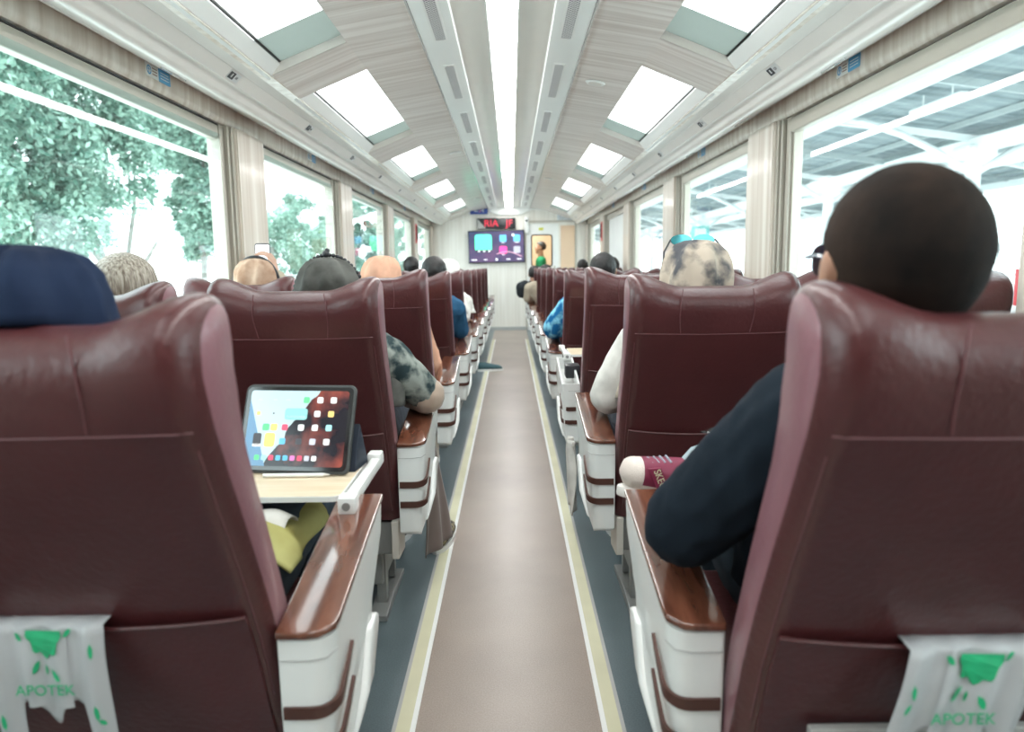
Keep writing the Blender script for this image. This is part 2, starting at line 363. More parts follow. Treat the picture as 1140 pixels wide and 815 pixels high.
# reading light lenses under the cove
lens = mat('frosted_lens', (.78, .80, .80), .15, coat=.8, var=.03)
for s in (-1, 1):
    for i in range(11):
        y = .70 + 1.13*i
        e = empty('reading_light', (s*1.295, y, 1.917)); e.rotation_euler = (0, s*-.42, 0)
        tag(e, f'oval reading lamp under the {"left" if s < 0 else "right"} cove, {ORD[i+1]} from the camera', 'reading light', 'reading lights under the coves')
        bm = NB(); prism(bm, [(.022*math.cos(t*PI/10)*(1), .10*math.sin(t*PI/10)) for t in range(20)], 'z', -.006, .004); fin('lamp_lens', bm, lens, e, angle=40)
        bm = NB(); prism(bm, [(.012*math.cos(t*PI/8), .02+.02*math.sin(t*PI/8)) for t in range(16)], 'z', -.009, -.004); fin('lamp_bezel', bm, warm_grey, e, angle=40)
# seat number plates on the cove
ink = mat('dark_ink', (.05, .05, .055), .5, var=.1); plate_m = mat('silver_plate', (.70, .71, .71), .3, metal=.3, var=.03)
for s in (-1, 1):
    for i in range(10):
        y = 2.0 + 1.14*(i-1)+1.14
        e = empty('seat_number_plate', (s*1.1265, y, 1.949)); q_ = Vector((-.7*s, 0, -.714)).normalized(); x_ = Vector((0, -s, 0)); y_ = q_.cross(x_); e.rotation_euler = Matrix((x_, y_, q_)).transposed().to_euler()
        tag(e, f'small number plate on the {"left" if s < 0 else "right"} cove, {ORD[i+1]} from the camera', 'sign', 'seat number plates along the coves')
        bm = NB(); box(bm, -.055, .055, -.020, .020, 0, .002); fin('plate', bm, plate_m, e, smooth=False)
        bm = NB(); box(bm, -.050, .0, -.016, .016, .0015, .003); fin('black_panel', bm, ink, e, smooth=False)
        if i < 4:
            text('row_number', str(9-i), .026, white, (-.025, 0, .0032), (0, 0, 0), e)
            text('seat_letters', 'AB' if s < 0 else 'CD', .018, ink, (.024, 0, .0022), (0, 0, 0), e)
# blue stickers on the header
blue = mat('sky_blue_sticker', (.10, .42, .72), .4, var=.05)
for s in (-1, 1):
    for i, y in enumerate((3.04, 5.3, 7.55, 9.8)):
        e = empty('blue_sticker', (s*1.3945, y, 1.935)); e.rotation_euler = (PI/2, 0, s*-PI/2)
        tag(e, f'blue and white sticker on the {"left" if s < 0 else "right"} window header, {ORD[i+1]} from the camera', 'sticker', 'blue stickers on the window headers')
        bm = NB(); prism(bm, rrect(-.05, 0, .11, .052, .006), 'z', 0, .001); fin('white_half', bm, white, e, smooth=False)
        bm = NB(); prism(bm, rrect(.05, 0, .10, .052, .006), 'z', 0, .0015); fin('blue_half', bm, blue, e, smooth=False)
        bm = NB()
        for a0 in range(24):
            a, a2 = a0*PI/12, (a0+1)*PI/12; q = [bm.verts.new((-.078+r*math.cos(t), r*math.sin(t), .0016)) for r, t in ((.012, a), (.018, a), (.018, a2), (.012, a2))]; bm.faces.new(q)
        box(bm, -.080, -.076, -.010, .010, .001, .0017); box(bm, -.086, -.070, .001, .004, .001, .0017)
        fin('circle_mark', bm, blue, e, smooth=False)
        bm = NB()
        for q in range(3): box(bm, -.052, -.012, .010-q*.011, .014-q*.011, .001, .0016)
        fin('printed_lines', bm, mat('brown_print', (.35, .22, .2), .5, var=.1), e, smooth=False)
        bm = NB()
        for q in range(3): box(bm, .015, .085, .010-q*.011, .013-q*.011, .001, .0018)
        fin('printed_lines', bm, white, e, smooth=False)
# red hammer boxes
red = mat('red_plastic', (.62, .02, .03), .4, var=.05)
for s, lb in ((-1, 'red emergency hammer holder on the left window pillar'), (1, 'red emergency hammer holder on the right window pillar')):
    e = empty('hammer_holder', (s*1.364, 10.7, 1.50)); tag(e, lb, 'emergency hammer')
    bm = NB(); box(bm, -.012, .012, -.05, .05, 0, .28); fin('holder', bm, red, e, bevel=.005)
    bm = NB(); tube(bm, [(-s*.02, 0, .05), (-s*.02, 0, .24)], .008, 8); tube(bm, [(-s*.02, -.03, .24), (-s*.02, .03, .24)], .011, 8); fin('hammer', bm, blackp, e)
# far wall with door opening (x .36-.78 window, .30-.86 door, .90-1.14 tan panel)
bm = NB()
box(bm, -1.5, .315, YF, YF+.06, 0, 2.30); box(bm, .885, 1.5, YF, YF+.06, 0, 2.30); box(bm, .315, .885, YF, YF+.06, 1.90, 2.30)
struct('wall_far', bm, wood_far, smooth=False)
bm = NB(); box(bm, -1.42, .315, YF-.012, YF, 0, .06); box(bm, .885, 1.42, YF-.012, YF, 0, .06); struct('baseboard_far', bm, mat('grey_skirting', (.42, .44, .44), .4, var=.03), smooth=False)
bm = NB(); prism(bm, [(-1.42, 2.02), (-.75, 2.12), (-.42, 2.14), (-.2, 2.06), (.2, 2.06), (.42, 2.14), (.75, 2.12), (1.42, 2.02), (1.42, 2.3), (-1.42, 2.3)], 'y', YF-.05, YF); struct('trim_4', bm, white, smooth=False)
bm = NB(); box(bm, -1.5, 1.5, YB-.06, YB, 0, 2.3); struct('wall_back', bm, mat('dark_unseen_wall', (.16, .11, .10), .6, var=.05), smooth=False)  # unseen wall behind the camera, coloured dark to mute reflections on the leather
e = empty('door_1', (.6, YF+.035, 0)); e['kind'] = 'structure'
bm = NB()
box(bm, -.285, -.20, -.02, .02, 0, 1.90); box(bm, .165, .285, -.02, .02, 0, 1.90); box(bm, -.20, .165, -.02, .02, 0, 1.14); box(bm, -.20, .165, -.02, .02, 1.70, 1.90)
fin('door_leaf', bm, white, e, smooth=False)
bm = NB(); outer = rrect(-.02, 1.42, .385, .58, .05, 5); inner = rrect(-.02, 1.42, .345, .54, .035, 5)
for i in range(len(outer)):
    j = (i+1) % len(outer)
    a = [(outer[i], -.032), (outer[j], -.032), (inner[j], -.032), (inner[i], -.032)]
    f1 = [bm.verts.new((p[0], y, p[1])) for p, y in a]; f2 = [bm.verts.new((p[0], -.018, p[1])) for p, y in a]
    bm.faces.new(f1); bm.faces.new(f2[::-1])
    for q in range(4): bm.faces.new((f1[q], f1[(q+1) % 4], f2[(q+1) % 4], f2[q]))
fin('window_gasket', bm, black, e, smooth=False)
bm = NB(); box(bm, -.2, .165, -.003, .003, 1.14, 1.70); fin('pane', bm, glass, e, smooth=False)
bm = NB(); box(bm, .20, .22, -.05, -.02, .9, 1.15); fin('door_handle', bm, alu, e, bevel=.005)
bm = NB(); box(bm, -.07, .01, -.0225, -.02, 1.78, 1.83); fin('warning_sticker', bm, mat('yellow_sticker', (.62, .62, .08), .5, var=.2, vscale=60), e, smooth=False)
tan = mat('tan_panel', (.72, .52, .36), .45, var=.05, vscale=2)
bm = NB(); box(bm, .92, 1.17, YF-.02, YF-.001, 0, 1.86); struct('trim_5', bm, tan, smooth=False, bevel=.006)
bm = NB(); box(bm, 1.175, 1.20, YF-.035, YF-.001, 0, 1.92); box(bm, .285, .30, YF-.02, YF-.001, 0, 1.92); box(bm, .285, 1.20, YF-.03, YF-.001, 1.92, 1.95); struct('trim_6', bm, alu, smooth=False)
# vestibule behind the door
bm = NB(); box(bm, -1.5, 1.5, 15.2, 15.26, 0, 2.3); struct('wall_vestibule', bm, tan, smooth=False)
bm = NB(); box(bm, -1.52, -1.46, YF, 15.2, 0, 2.3); box(bm, 1.46, 1.52, YF, 15.2, 0, 2.3); struct('wall_vestibule_sides', bm, tan, smooth=False)
bm = NB(); box(bm, -1.5, 1.5, YF, 15.2, 2.3, 2.36); struct('ceiling_vestibule', bm, white, smooth=False)
la = bpy.data.lights.new('vestibule_lamp', 'AREA'); la.energy = 28; la.size = .8; la.color = (1, .93, .84); lo = bpy.data.objects.new('vestibule_lamp', la); C.objects.link(lo); lo.location = (.2, 14.1, 2.25)
# ================================================================ END WALL EQUIPMENT
def emis(name, col, st, **k): return mat(name, col, .4, emit=st, **k)
e = empty('television', (-.231, YF-.052, 1.5)); e.rotation_euler = (0, -.012, 0)
tag(e, 'flat television showing coloured app tiles, mounted on the end wall', 'television')
bm = NB(); box(bm, -.50, .50, -.03, .02, -.285, .285); fin('housing', bm, blackp, e, bevel=.006)
bm = NB(); box(bm, -.1, .1, .018, .048, -.1, .1); fin('wall_bracket', bm, grey_metal, e, smooth=False)
bm = NB(); box(bm, -.485, .485, -.033, -.03, -.268, .268); sc = fin('screen', bm, emis('tv_screen', (.010, .030, .075), .6, col2=(.09, .05, .11), vscale=2.5), e, smooth=False)
def tiles(name, parent, items, y, rot=None):
    for q, (x, z, w_, h_, m_) in enumerate(items):
        bm = NB(); prism(bm, rrect(x, z, w_, h_, min(w_, h_)*.16, 3), 'y', y-.001-.00002*q, y); fin(name, bm, m_, parent, smooth=False)
tg = emis('tile_green', (.10, .85, .45), .65); tt = emis('tile_teal', (.10, .66, .60), .65); tb = emis('tile_blue', (.10, .40, .80), .65); tp = emis('tile_pink', (.85, .06, .28), .65); tw = emis('tile_white', (.85, .88, .92), .6); tgr = emis('tile_grey', (.35, .36, .42), .6)
ty = emis('tile_yellow', (.85, .62, .10), .6); tdk = emis('tile_dark', (.03, .03, .05), .6)
tiles('app_tile', sc, [(-.23, .07, .30, .30, tg), (-.23, .17, .28, .09, tt), (-.23, -.075, .28, .05, tdk), (.12, .145, .12, .12, tb), (.365, .145, .12, .12, tb), (.12, -.06, .13, .13, tp), (.365, -.06, .12, .12, tgr), (.30, .20, .04, .04, tw),
    (-.31, -.075, .04, .02, tw), (-.22, -.075, .04, .02, tw), (-.13, -.075, .04, .02, tw), (-.40, -.225, .10, .014, tw), (-.20, -.225, .06, .014, tw), (0, -.225, .035, .04, tw), (.21, -.225, .07, .014, tw), (.40, -.225, .08, .014, tw), (.12, .07, .05, .01, tw), (.365, .07, .08, .01, tw), (.12, -.14, .05, .01, tw)], -.0335)
bm = NB(); tube(bm, [(.0+.05*q, -.034, -.13+.06*math.sin(q*.35)-.006*q) for q in range(10)], .008, 6); fin('light_arc', bm, emis('arc_pink', (.6, .35, .45), .5), sc)
e = empty('message_board', (-.228, YF-.03, 1.905)); tag(e, 'black LED message board with red letters above the television', 'display board')
bm = NB(); box(bm, -.34, .34, -.03, .029, -.095, .095); fin('housing', bm, blackp, e, bevel=.004)
bm = NB(); prism(bm, [(-.33, .08), (-.33, -.085), (-.18, -.085)], 'y', -.0325, -.030); fin('pale_corner', bm, grey_edge, e, smooth=False)
ledm = emis('led_red', (.60, .03, .06), .6)
text('red_letters', 'RIA', .17, ledm, (-.09, -.031, 0), (PI/2, 0, 0), e); text('red_letters', 'JF', .17, ledm, (.23, -.031, 0), (PI/2, 0, 0), e)
e = empty('coach_sign', (-.53, YF-.085, 2.13)); tag(e, 'small dark blue coach number sign hanging at the top of the end wall', 'sign')
navyp = mat('navy_sign', (.03, .07, .30), .4, var=.05)
bm = NB(); box(bm, -.155, .155, -.01, .035, -.06, .06); fin('sign_panel', bm, navyp, e, bevel=.004)
text('white_letters', 'K', .085, white, (-.05, -.0108, 0), (PI/2, 0, 0), e, sx=1.3); text('pink_letters', '2', .08, mat('pink_ink', (.8, .3, .45), .5, var=.05), (.015, -.0108, 0), (PI/2, 0, 0), e); text('white_letters', '4', .085, white, (.065, -.0108, 0), (PI/2, 0, 0), e)
e = empty('camera_box', (.31, YF-.03, 1.87)); tag(e, 'white wall box with a dark lens between the television and the door', 'security camera')
bm = NB(); box(bm, -.035, .035, -.02, .029, -.14, .14); fin('case', bm, white, e, bevel=.008)
bm = NB(); ball(bm, (0, -.02, .08), .022, 3); fin('lens', bm, blackp, e)
e = empty('notice_plate', (1.0, YF-.02, 1.99)); tag(e, 'pale grey notice plate above the door frame on the right', 'sign')
bm = NB(); box(bm, -.14, .14, -.006, .019, -.06, .06); fin('plate', bm, mat('pale_blue_plate', (.62, .68, .72), .35, var=.03), e, smooth=False)
bm = NB()
for q in range(3): box(bm, -.11, .11, -.008, -.006, .03-q*.03, .038-q*.03)
fin('printed_lines', bm, grey_metal, e, smooth=False)
# ================================================================ SEATS
# local frame of a seat: origin on the floor under the rear end of its armrest, x = 0 at the seat centre, aisle side = -a (a = +1 right side, -1 left side)
REAR = [(.30, .055), (.41, .035), (.5, .0), (.6, -.035), (.7, -.080), (.8, -.130), (.9, -.182), (.965, -.212), (1.03, -.232), (1.08, -.232), (1.14, -.215)]
THK = [(.30, .10), (.5, .11), (.7, .115), (.9, .125), (1.0, .135), (1.14, .130)]
HW = .231
def ztop(u):      # u in -1..1
    a = abs(u); t = max(0, min(1, (a-.36)/.54)); t = t*t*(3-2*t)
    z = 1.090 + .037*t
    if a > .92: z -= .014*((a-.92)/.08)**2
    return z
def rear_y(x, z):
    a = abs(x)/HW; y = lerp_tab(REAR, z)
    y -= .006*max(0, min(1, (a-.45)/.3))*max(0, min(1, (z-.92)/.12))   # wings stand out rearward
    if a > .86: y += .030*((a-.86)/.14)**2.2
    return y
def make_backrest():
    bm = NB(); NX, NZ = 28, 40
    us = [math.sin((i/NX-.5)*PI)*.6 + (i/NX-.5)*2*.4 for i in range(NX+1)]
    def pt(u, s, side):
        x = u*HW; zt = ztop(u); z = .36 + (zt-.36)*s
        ry = rear_y(x, z); th = lerp_tab(THK, z) + .016*max(0, min(1, (abs(u)-.45)/.3))*max(0, min(1, (z-.92)/.12))
        if abs(u) > .86: th -= .055*((abs(u)-.86)/.14)**2.2
        dd = zt - z; R = .050
        sh = 0
        if dd < R: sh = 1-math.sqrt(max(0, 1-((R-dd)/R)**2))
        x *= 1 - .0*s
        if side == 0: y = ry + sh*th*.48
        else:
            y = ry + th - sh*th*.48
            y -= .018*(1-min(1, abs(u)/.55)**2)*(1 if .5 < z < 1.06 else 0)
        return Vector((x, y, z))
    ss = []
    for i in range(NZ+1):
        t = i/NZ; ss.append(t if t < .85 else 1-(.15*((1-t)/.15)**1.8))
    G = {}
    for side in (0, 1):
        for j, s in enumerate(ss):
            for i, u in enumerate(us): G[side, i, j] = bm.verts.new(pt(u, s, side))
    def face(a, b, c, d, mi):
        f = bm.faces.new((a, b, c, d)); f.material_index = mi
    for j in range(NZ):
        for i in range(NX):
            face(G[0, i, j], G[0, i+1, j], G[0, i+1, j+1], G[0, i, j+1], 0)
            face(G[1, i, j], G[1, i, j+1], G[1, i+1, j+1], G[1, i+1, j], 0)
        for i in (0, NX): face(G[0, i, j], G[0, i, j+1], G[1, i, j+1], G[1, i, j], 1)
    for i in range(NX):
        face(G[0, i, NZ], G[0, i+1, NZ], G[1, i+1, NZ], G[1, i, NZ], 0); face(G[0, i, 0], G[1, i, 0], G[1, i+1, 0], G[0, i+1, 0], 0)
    return bm
def surf_line(pts, r=.0016, off=-.0005):
    bm = NB()
    for line in pts:
        tube(bm, [(x, rear_y(x, z)+off, z) for x, z in line], r, 6)
    return bm
def build_meshes(fn, *a): return fn(*a)
SM = {}
def keep(key, o):
    SM[key] = o.data; bpy.data.objects.remove(o)
keep('backrest', fin('backrest', make_backrest(), [leather, leather_lit], angle=60))
n = 22
seams = [[(-.215+.43*i/n, .965-.004*math.sin(PI*i/n)) for i in range(n+1)]]
for sx in (-1, 1):
    seams.append([(sx*(.093+.006*math.sin(i/8*PI)), .966+.118*i/8) for i in range(9)])
    seams.append([(sx*.214, .50+.44*i/24) for i in range(25)])
keep('piping', fin('piping', surf_line(seams, .0014), thread))
# rear pocket: pouch from z .40 up to a sagging hem at .665
bm = NB(); NXp, NZp = 20, 8
def pk(i, j, o):
    u = -1+2*i/NXp; x = u*.208; zt = .652 + .014*u*u + .0; z = .392 + (zt-.392)*j/NZp
    bulge = .006 + .010*math.sin(PI*j/NZp*.8)*(1-u*u)
    return (x, rear_y(x, z) - bulge - o, z)
for o_ in (0, .006):
    pass
ga = {(i, j): bm.verts.new(pk(i, j, .004)) for i in range(NXp+1) for j in range(NZp+1)}; gb = {(i, j): bm.verts.new(pk(i, j, -.002 if 0 < j else -.01)) for i in range(NXp+1) for j in range(NZp+1)}
for i in range(NXp):
    for j in range(NZp):
        bm.faces.new((ga[i, j], ga[i+1, j], ga[i+1, j+1], ga[i, j+1])); bm.faces.new((gb[i, j], gb[i, j+1], gb[i+1, j+1], gb[i+1, j]))
    bm.faces.new((ga[i, NZp], ga[i+1, NZp], gb[i+1, NZp], gb[i, NZp])); bm.faces.new((ga[i, 0], gb[i, 0], gb[i+1, 0], ga[i+1, 0]))
for j in range(NZp):
    bm.faces.new((ga[0, j], ga[0, j+1], gb[0, j+1], gb[0, j])); bm.faces.new((ga[NXp, j], gb[NXp, j], gb[NXp, j+1], ga[NXp, j+1]))
tube(bm, [pk(i, NZp, .003) for i in range(NXp+1)], .0035, 6)
keep('pocket', fin('rear_pocket', bm, leather, angle=50))
bm = NB(); prism(bm, [(.10, .33), (.12, .44), (.20, .455), (.52, .465), (.575, .45), (.585, .40), (.56, .34)], 'x', -HW+.005, HW-.005)
keep('cushion', fin('seat_cushion', bm, leather, bevel=.022, seg=3))
bm = NB(); box(bm, -.20, .20, .07, .50, .235, .345); box(bm, -.15, .15, .14, .44, .10, .24)
keep('base_s', fin('seat_base', bm, grey_metal, bevel=.006, smooth=False))
def make_leg(x):
    bm = NB(); prism(bm, [(x-.016, .02), (x+.016, .02), (x+.016, .30), (x-.016, .30)], 'y', .16, .20)
    prism(bm, [(.08, 0), (.46, 0), (.46, .02), (.22, .035), (.08, .02)], 'x', x-.03, x+.03); prism(bm, [(x-.012, .03), (x+.012, .03), (x+.012, .26), (x-.012, .26)], 'y', .36, .39)
    return bm
keep('leg', fin('leg', make_leg(0), grey_metal, bevel=.003, smooth=False))
bm = NB(); prism(bm, [(.03, .235), (.15, .225), (.17, .35), (.03, .36)], 'x', -.012, .012)
keep('bracket', fin('side_bracket', bm, beige_plastic, bevel=.004, smooth=False))
bm = NB(); tube(bm, [(0, .52, .30), (0, .60, .20), (0, .66, .14)], .009, 8); tube(bm, [(-.16, .66, .14), (.16, .66, .14)], .012, 8); box(bm, -.17, .17, .62, .70, .13, .145)
keep('footrest', fin('footrest', bm, grey_metal))
# armrest, aisle version; x from 0 (outer, towards the aisle) to .085 (towards the seat)
def taper(bm):
    for v in bm.verts:
        t = max(0, min(1, (.44-v.co.z)/.12))
        if v.co.x < .05: v.co.x += .022*t*t
        if v.co.y < .03: v.co.y += .010*t*t
def armrest_shell(open_top=False):
    bm = NB()
    prof = [(0, .607), (.41, .680), (.415, .672), (.40, .62), (.29, .53), (.28, .50), (.265, .43), (.14, .335), (.02, .318), (.0, .33)]
    if open_top:
        # hollow box without its lid: outer walls only
        lo_ = [(.40, .62), (.29, .53), (.28, .50), (.265, .43), (.14, .335), (.02, .318), (.0, .33), (0, .53), (.40, .58)]
        prism(bm, lo_, 'x', 0, .085)
        for (x0, x1) in ((0, .010), (.075, .085)): prism(bm, [(0, .53), (.40, .58), (.415, .672), (.41, .680), (0, .607)], 'x', x0, x1)
        prism(bm, [(.010, .53), (.075, .53), (.075, .607), (.010, .607)], 'y', 0, .012); prism(bm, [(.010, .58), (.075, .58), (.075, .678), (.010, .678)], 'y', .400, .41)
    else:
        prism(bm, prof, 'x', 0, .085)
    bmesh.ops.recalc_face_normals(bm, faces=bm.faces)
    if not open_top:
        es = [e for e in bm.edges if abs(e.verts[0].co.y) < .002 and abs(e.verts[1].co.y) < .002 and abs(e.verts[0].co.x-e.verts[1].co.x) < .001 and e.verts[0].co.x < .01]
        bmesh.ops.bevel(bm, geom=es, offset=.035, segments=5, affect='EDGES', profile=.5)
        es = [e for e in bm.edges if len(e.link_faces) == 2 and e.calc_face_angle(0) > math.radians(35)]
        bmesh.ops.bevel(bm, geom=es, offset=.004, segments=2, affect='EDGES')
    taper(bm); return bm
def arm_top():
    bm = NB(); pl = [(0, .035), (.002, .018), (.010, .006), (.022, -.003), (.04, -.006), (.085, -.006), (.0855, .0), (.0855, .418), (.0, .418)]
    pl = [(x-(.003 if x < .01 else 0), y) for x, y in pl]
    v0 = [bm.verts.new((x, y, .607+y*.178+.0015)) for x, y in pl]; v1 = [bm.verts.new((x, y, .607+y*.178+.013)) for x, y in pl]
    bm.faces.new(v0); bm.faces.new(v1[::-1])
    for i in range(len(pl)): bm.faces.new((v0[i], v0[(i+1) % len(pl)], v1[(i+1) % len(pl)], v1[i]))
    return bm
def arm_side():
    bm = NB(); prism(bm, [(.245, .492), (.285, .50), (.312, .492), (.315, .47), (.275, .385), (.19, .335), (.13, .325), (.20, .40)], 'x', -.007, .02)
    taper(bm); return bm
def arm_stripe(z):
    bm = NB()
    # rear horizontal part, wraps the corner, then rises forward and tapers
    path = [(.080, -.002, z, .0095), (.035, -.002, z, .0095)]
    for k in range(1, 7):
        an = PI/2*k/6; path.append((.035-.037*math.sin(an), .035-.037*math.cos(an), z+.009*(k/6)**2, .0095-.0012*k/6))
    path += [(-.0025, .055, z+.019, .0078), (-.003, .080, z+.032, .006), (-.003, .115, z+.052, .003)]
    vs = []
    for x, y, zz, h in path:
        nx, ny = (0, 1) if x >= .035 else ((1, 0) if y > .036 else ((.035-x)/.037, (.035-y)/.037))
        vs.append([bm.verts.new((x, y, zz-h)), bm.verts.new((x, y, zz+h)), bm.verts.new((x+nx*.006, y+ny*.006, zz+h)), bm.verts.new((x+nx*.006, y+ny*.006, zz-h))])
    for a, b_ in zip(vs, vs[1:]):
        for q in range(4): bm.faces.new((a[q], a[(q+1) % 4], b_[(q+1) % 4], b_[q]))
    bm.faces.new(vs[0]); bm.faces.new(vs[-1][::-1]); return bm
def arm_seam():
    bm = NB(); tube(bm, [(.082, -.0008, .572), (.035, -.0008, .572), (.012, .006, .573), (.001, .03, .576)], .0009, 5); return bm
def flip(me, key):
    m2 = me.copy(); m2.transform(Matrix.Diagonal((-1, 1, 1, 1))); m2.flip_normals(); SM[key, -1] = m2; SM[key, 1] = me
for key, o in (('arm', fin('armrest', armrest_shell(), armw)), ('arm_open', fin('armrest', armrest_shell(True), armw, bevel=.002, smooth=False)), ('arm_top', fin('wood_top', arm_top(), wood_dark, bevel=.003)),
               ('arm_side', fin('side_shell', arm_side(), armw, bevel=.006, seg=3)), ('st1', fin('accent_stripe', arm_stripe(.487), stripe_m)), ('st2', fin('accent_stripe', arm_stripe(.424), stripe_m)), ('arm_seam', fin('panel_line', arm_seam(), grey_edge))):
    flip(o.data, key); bpy.data.objects.remove(o)
bm = NB(); prism(bm, [(.02, .56), (.40, .62), (.41, .60), (.38, .55), (.05, .50)], 'x', -.033, .033)
keep('mid_arm', fin('middle_armrest', bm, armw, bevel=.008)); 
bm = NB(); prism(bm, [(.015, .562), (.40, .622), (.40, .633), (.015, .573)], 'x', -.034, .034)
keep('mid_top', fin('wood_top', bm, wood_dark, bevel=.003))
def rowy(r, s): return 1.0 + 1.14*(r-1) + (.01 if s > 0 else 0)
DY = {(1, 1): -.068, (1, -1): .03, (2, 1): -.005, (3, 1): -.04, (4, 1): .05, (5, 1): .02, (6, 1): -.06, (3, -1): -.03, (4, -1): .04, (5, -1): .02, (6, -1): .03}
DZ = {(1, 1): .004, (3, 1): .018, (3, -1): .018, (6, 1): .012, (1, -1): -.004}
def bare(r): return ORD[r]
DY_ALL = {}
def seat(s, r, col):
    y = rowy(r, s); a = s
    x = s*(.569 if col == 'aisle' else 1.145)
    root = empty('train_seat', (x, y, 0))
    look = {(1, 1, 'aisle'): 'maroon leather seat in the right foreground with a plastic bag hanging from its pocket', (1, -1, 'aisle'): 'maroon leather seat in the left foreground with a plastic bag hanging from its pocket',
            (2, -1, 'aisle'): 'maroon leather seat directly beyond the tablet computer', (2, 1, 'aisle'): 'maroon leather seat beyond the sneaker, grey packet in its pocket'}.get((r, s, col))
    lab = look or f'maroon leather train seat, {"aisle" if col == "aisle" else "window"} side, {ORD[r]} row from the camera, {"left" if s < 0 else "right"} of the aisle'
    tag(root, lab, 'seat', 'maroon leather train seats')
    dy = DY.get((r, s), rnd.uniform(-.03, .03)) if col == 'aisle' else rnd.uniform(-.02, .03)
    DY_ALL[r, s, col] = dy
    dz = DZ.get((r, s), 0) if col == 'aisle' else -.005
    b = inst('backrest', SM['backrest'], root, (0, dy, dz)); inst('piping', SM['piping'], b); inst('rear_pocket', SM['pocket'], b)
    inst('seat_cushion', SM['cushion'], root); inst('seat_base', SM['base_s'], root)
    for q in (-1, 1): inst('leg', SM['leg'], root, (q*.14, 0, 0)); 
    for q in (-1, 1): inst('side_bracket', SM['bracket'], root, (q*.214, 0, 0))
    if r < 8: inst('footrest', SM['footrest'], root)
    if col == 'aisle':
        ax = s*.250 - x
        opened = (r == 3 and s == 1)
        ar = inst('armrest', SM['arm_open' if opened else 'arm', s], root, (ax, 0, 0))
        if not opened:
            t = inst('wood_top', SM['arm_top', s], ar); t['label'] = 'glossy brown wooden armrest top'
        inst('side_shell', SM['arm_side', s], ar); inst('accent_stripe', SM['st1', s], ar); inst('accent_stripe', SM['st2', s], ar); inst('panel_line', SM['arm_seam', s], ar)
    else:
        m_ = inst('middle_armrest', SM['mid_arm'], root, (-s*.288, 0, 0)); inst('wood_top', SM['mid_top'], m_)
    return root
SEATS = {}
for r in range(1, 11):
    for s in (-1, 1):
        for c_ in ('aisle', 'window'): SEATS[r, s, c_] = seat(s, r, c_)
# fold-out tray of the near left seat, hinged on its armrest -> part of that seat
tray_m = mat('pale_birch_laminate', (.66, .53, .36), .35, col2=(.78, .66, .50), stretch=(3, 30, 3), vscale=1.5)
def tray(root, x0, x1, y0, y1, z, rail_x):
    ox, oy = root.location.x, root.location.y
    bm = NB(); prism(bm, rrect((x0+x1)/2-ox, (y0+y1)/2-oy, abs(x1-x0), y1-y0, .02), 'z', z-.012, z-.001)
    t = fin('tray_table', bm, white, root, smooth=False)
    bm = NB(); prism(bm, rrect((x0+x1)/2-ox, (y0+y1)/2-oy, abs(x1-x0)-.006, y1-y0-.006, .018), 'z', z-.001, z); fin('tray_surface', bm, tray_m, t, smooth=False)
    bm = NB(); box(bm, rail_x-.011-ox, rail_x+.011-ox, y0-.03-oy, y1+.02-oy, z-.016, z+.008); box(bm, rail_x-.017-ox, rail_x+.017-ox, y0-.05-oy, y0-.01-oy, z-.022, z+.012); box(bm, rail_x-.02-ox, rail_x+.012-ox, y1-.03-oy, y1+.01-oy, z-.012, z+.018)
    fin('tray_rail', bm, white, t, bevel=.004)
    bm = NB(); bmesh.ops.create_cone(bm, segments=16, radius1=.008, radius2=.008, depth=.004, cap_ends=True, matrix=Matrix.Translation((rail_x-ox, y0-.051-oy, z-.005)) @ Euler((PI/2, 0, 0)).to_matrix().to_4x4()); fin('rail_screw', bm, grey_metal, t, angle=30)
tray(SEATS[1, -1, 'aisle'], -.74, -.325, 1.385, 1.67, .700, -.303)
tray(SEATS[3, 1, 'aisle'], .325, .72, 3.72, 4.02, .690, .305)
bm = NB(); box(bm, -.285, -.215, .20, .30, .60, .665); o = fin('tray_hinge', bm, blackp, SEATS[3, 1, 'aisle'], bevel=.006)

# ================================================================ OUTSIDE, LEFT: trees
conc = mat('pale_concrete', (.72, .73, .72), .8, var=.05, vscale=.6)
bm = NB(); box(bm, -60, -1.9, -10, 70, -.75, -.7); o = struct('trim_7', bm, conc, smooth=False)
leafm = bpy.data.materials.new('leaf'); leafm.use_nodes = True; nt = leafm.node_tree; N = nt.nodes; L = nt.links; b = N['Principled BSDF']
oi = N.new('ShaderNodeNewGeometry'); r_ = N.new('ShaderNodeValToRGB'); L.new(oi.outputs['Random Per Island'], r_.inputs[0])
r_.color_ramp.elements[0].color = (.085, .20, .155, 1); r_.color_ramp.elements[1].color = (.42, .60, .50, 1); L.new(r_.outputs[0], b.inputs['Base Color']); b.inputs['Roughness'].default_value = .4
trn = N.new('ShaderNodeBsdfTranslucent'); L.new(r_.outputs[0], trn.inputs[0]); mx = N.new('ShaderNodeMixShader'); mx.inputs[0].default_value = .35
L.new(b.outputs[0], mx.inputs[1]); L.new(trn.outputs[0], mx.inputs[2]); L.new(mx.outputs[0], N['Material Output'].inputs[0])
bark = mat('grey_bark', (.22, .22, .20), .8, bump=.8, bscale=20, var=.3)
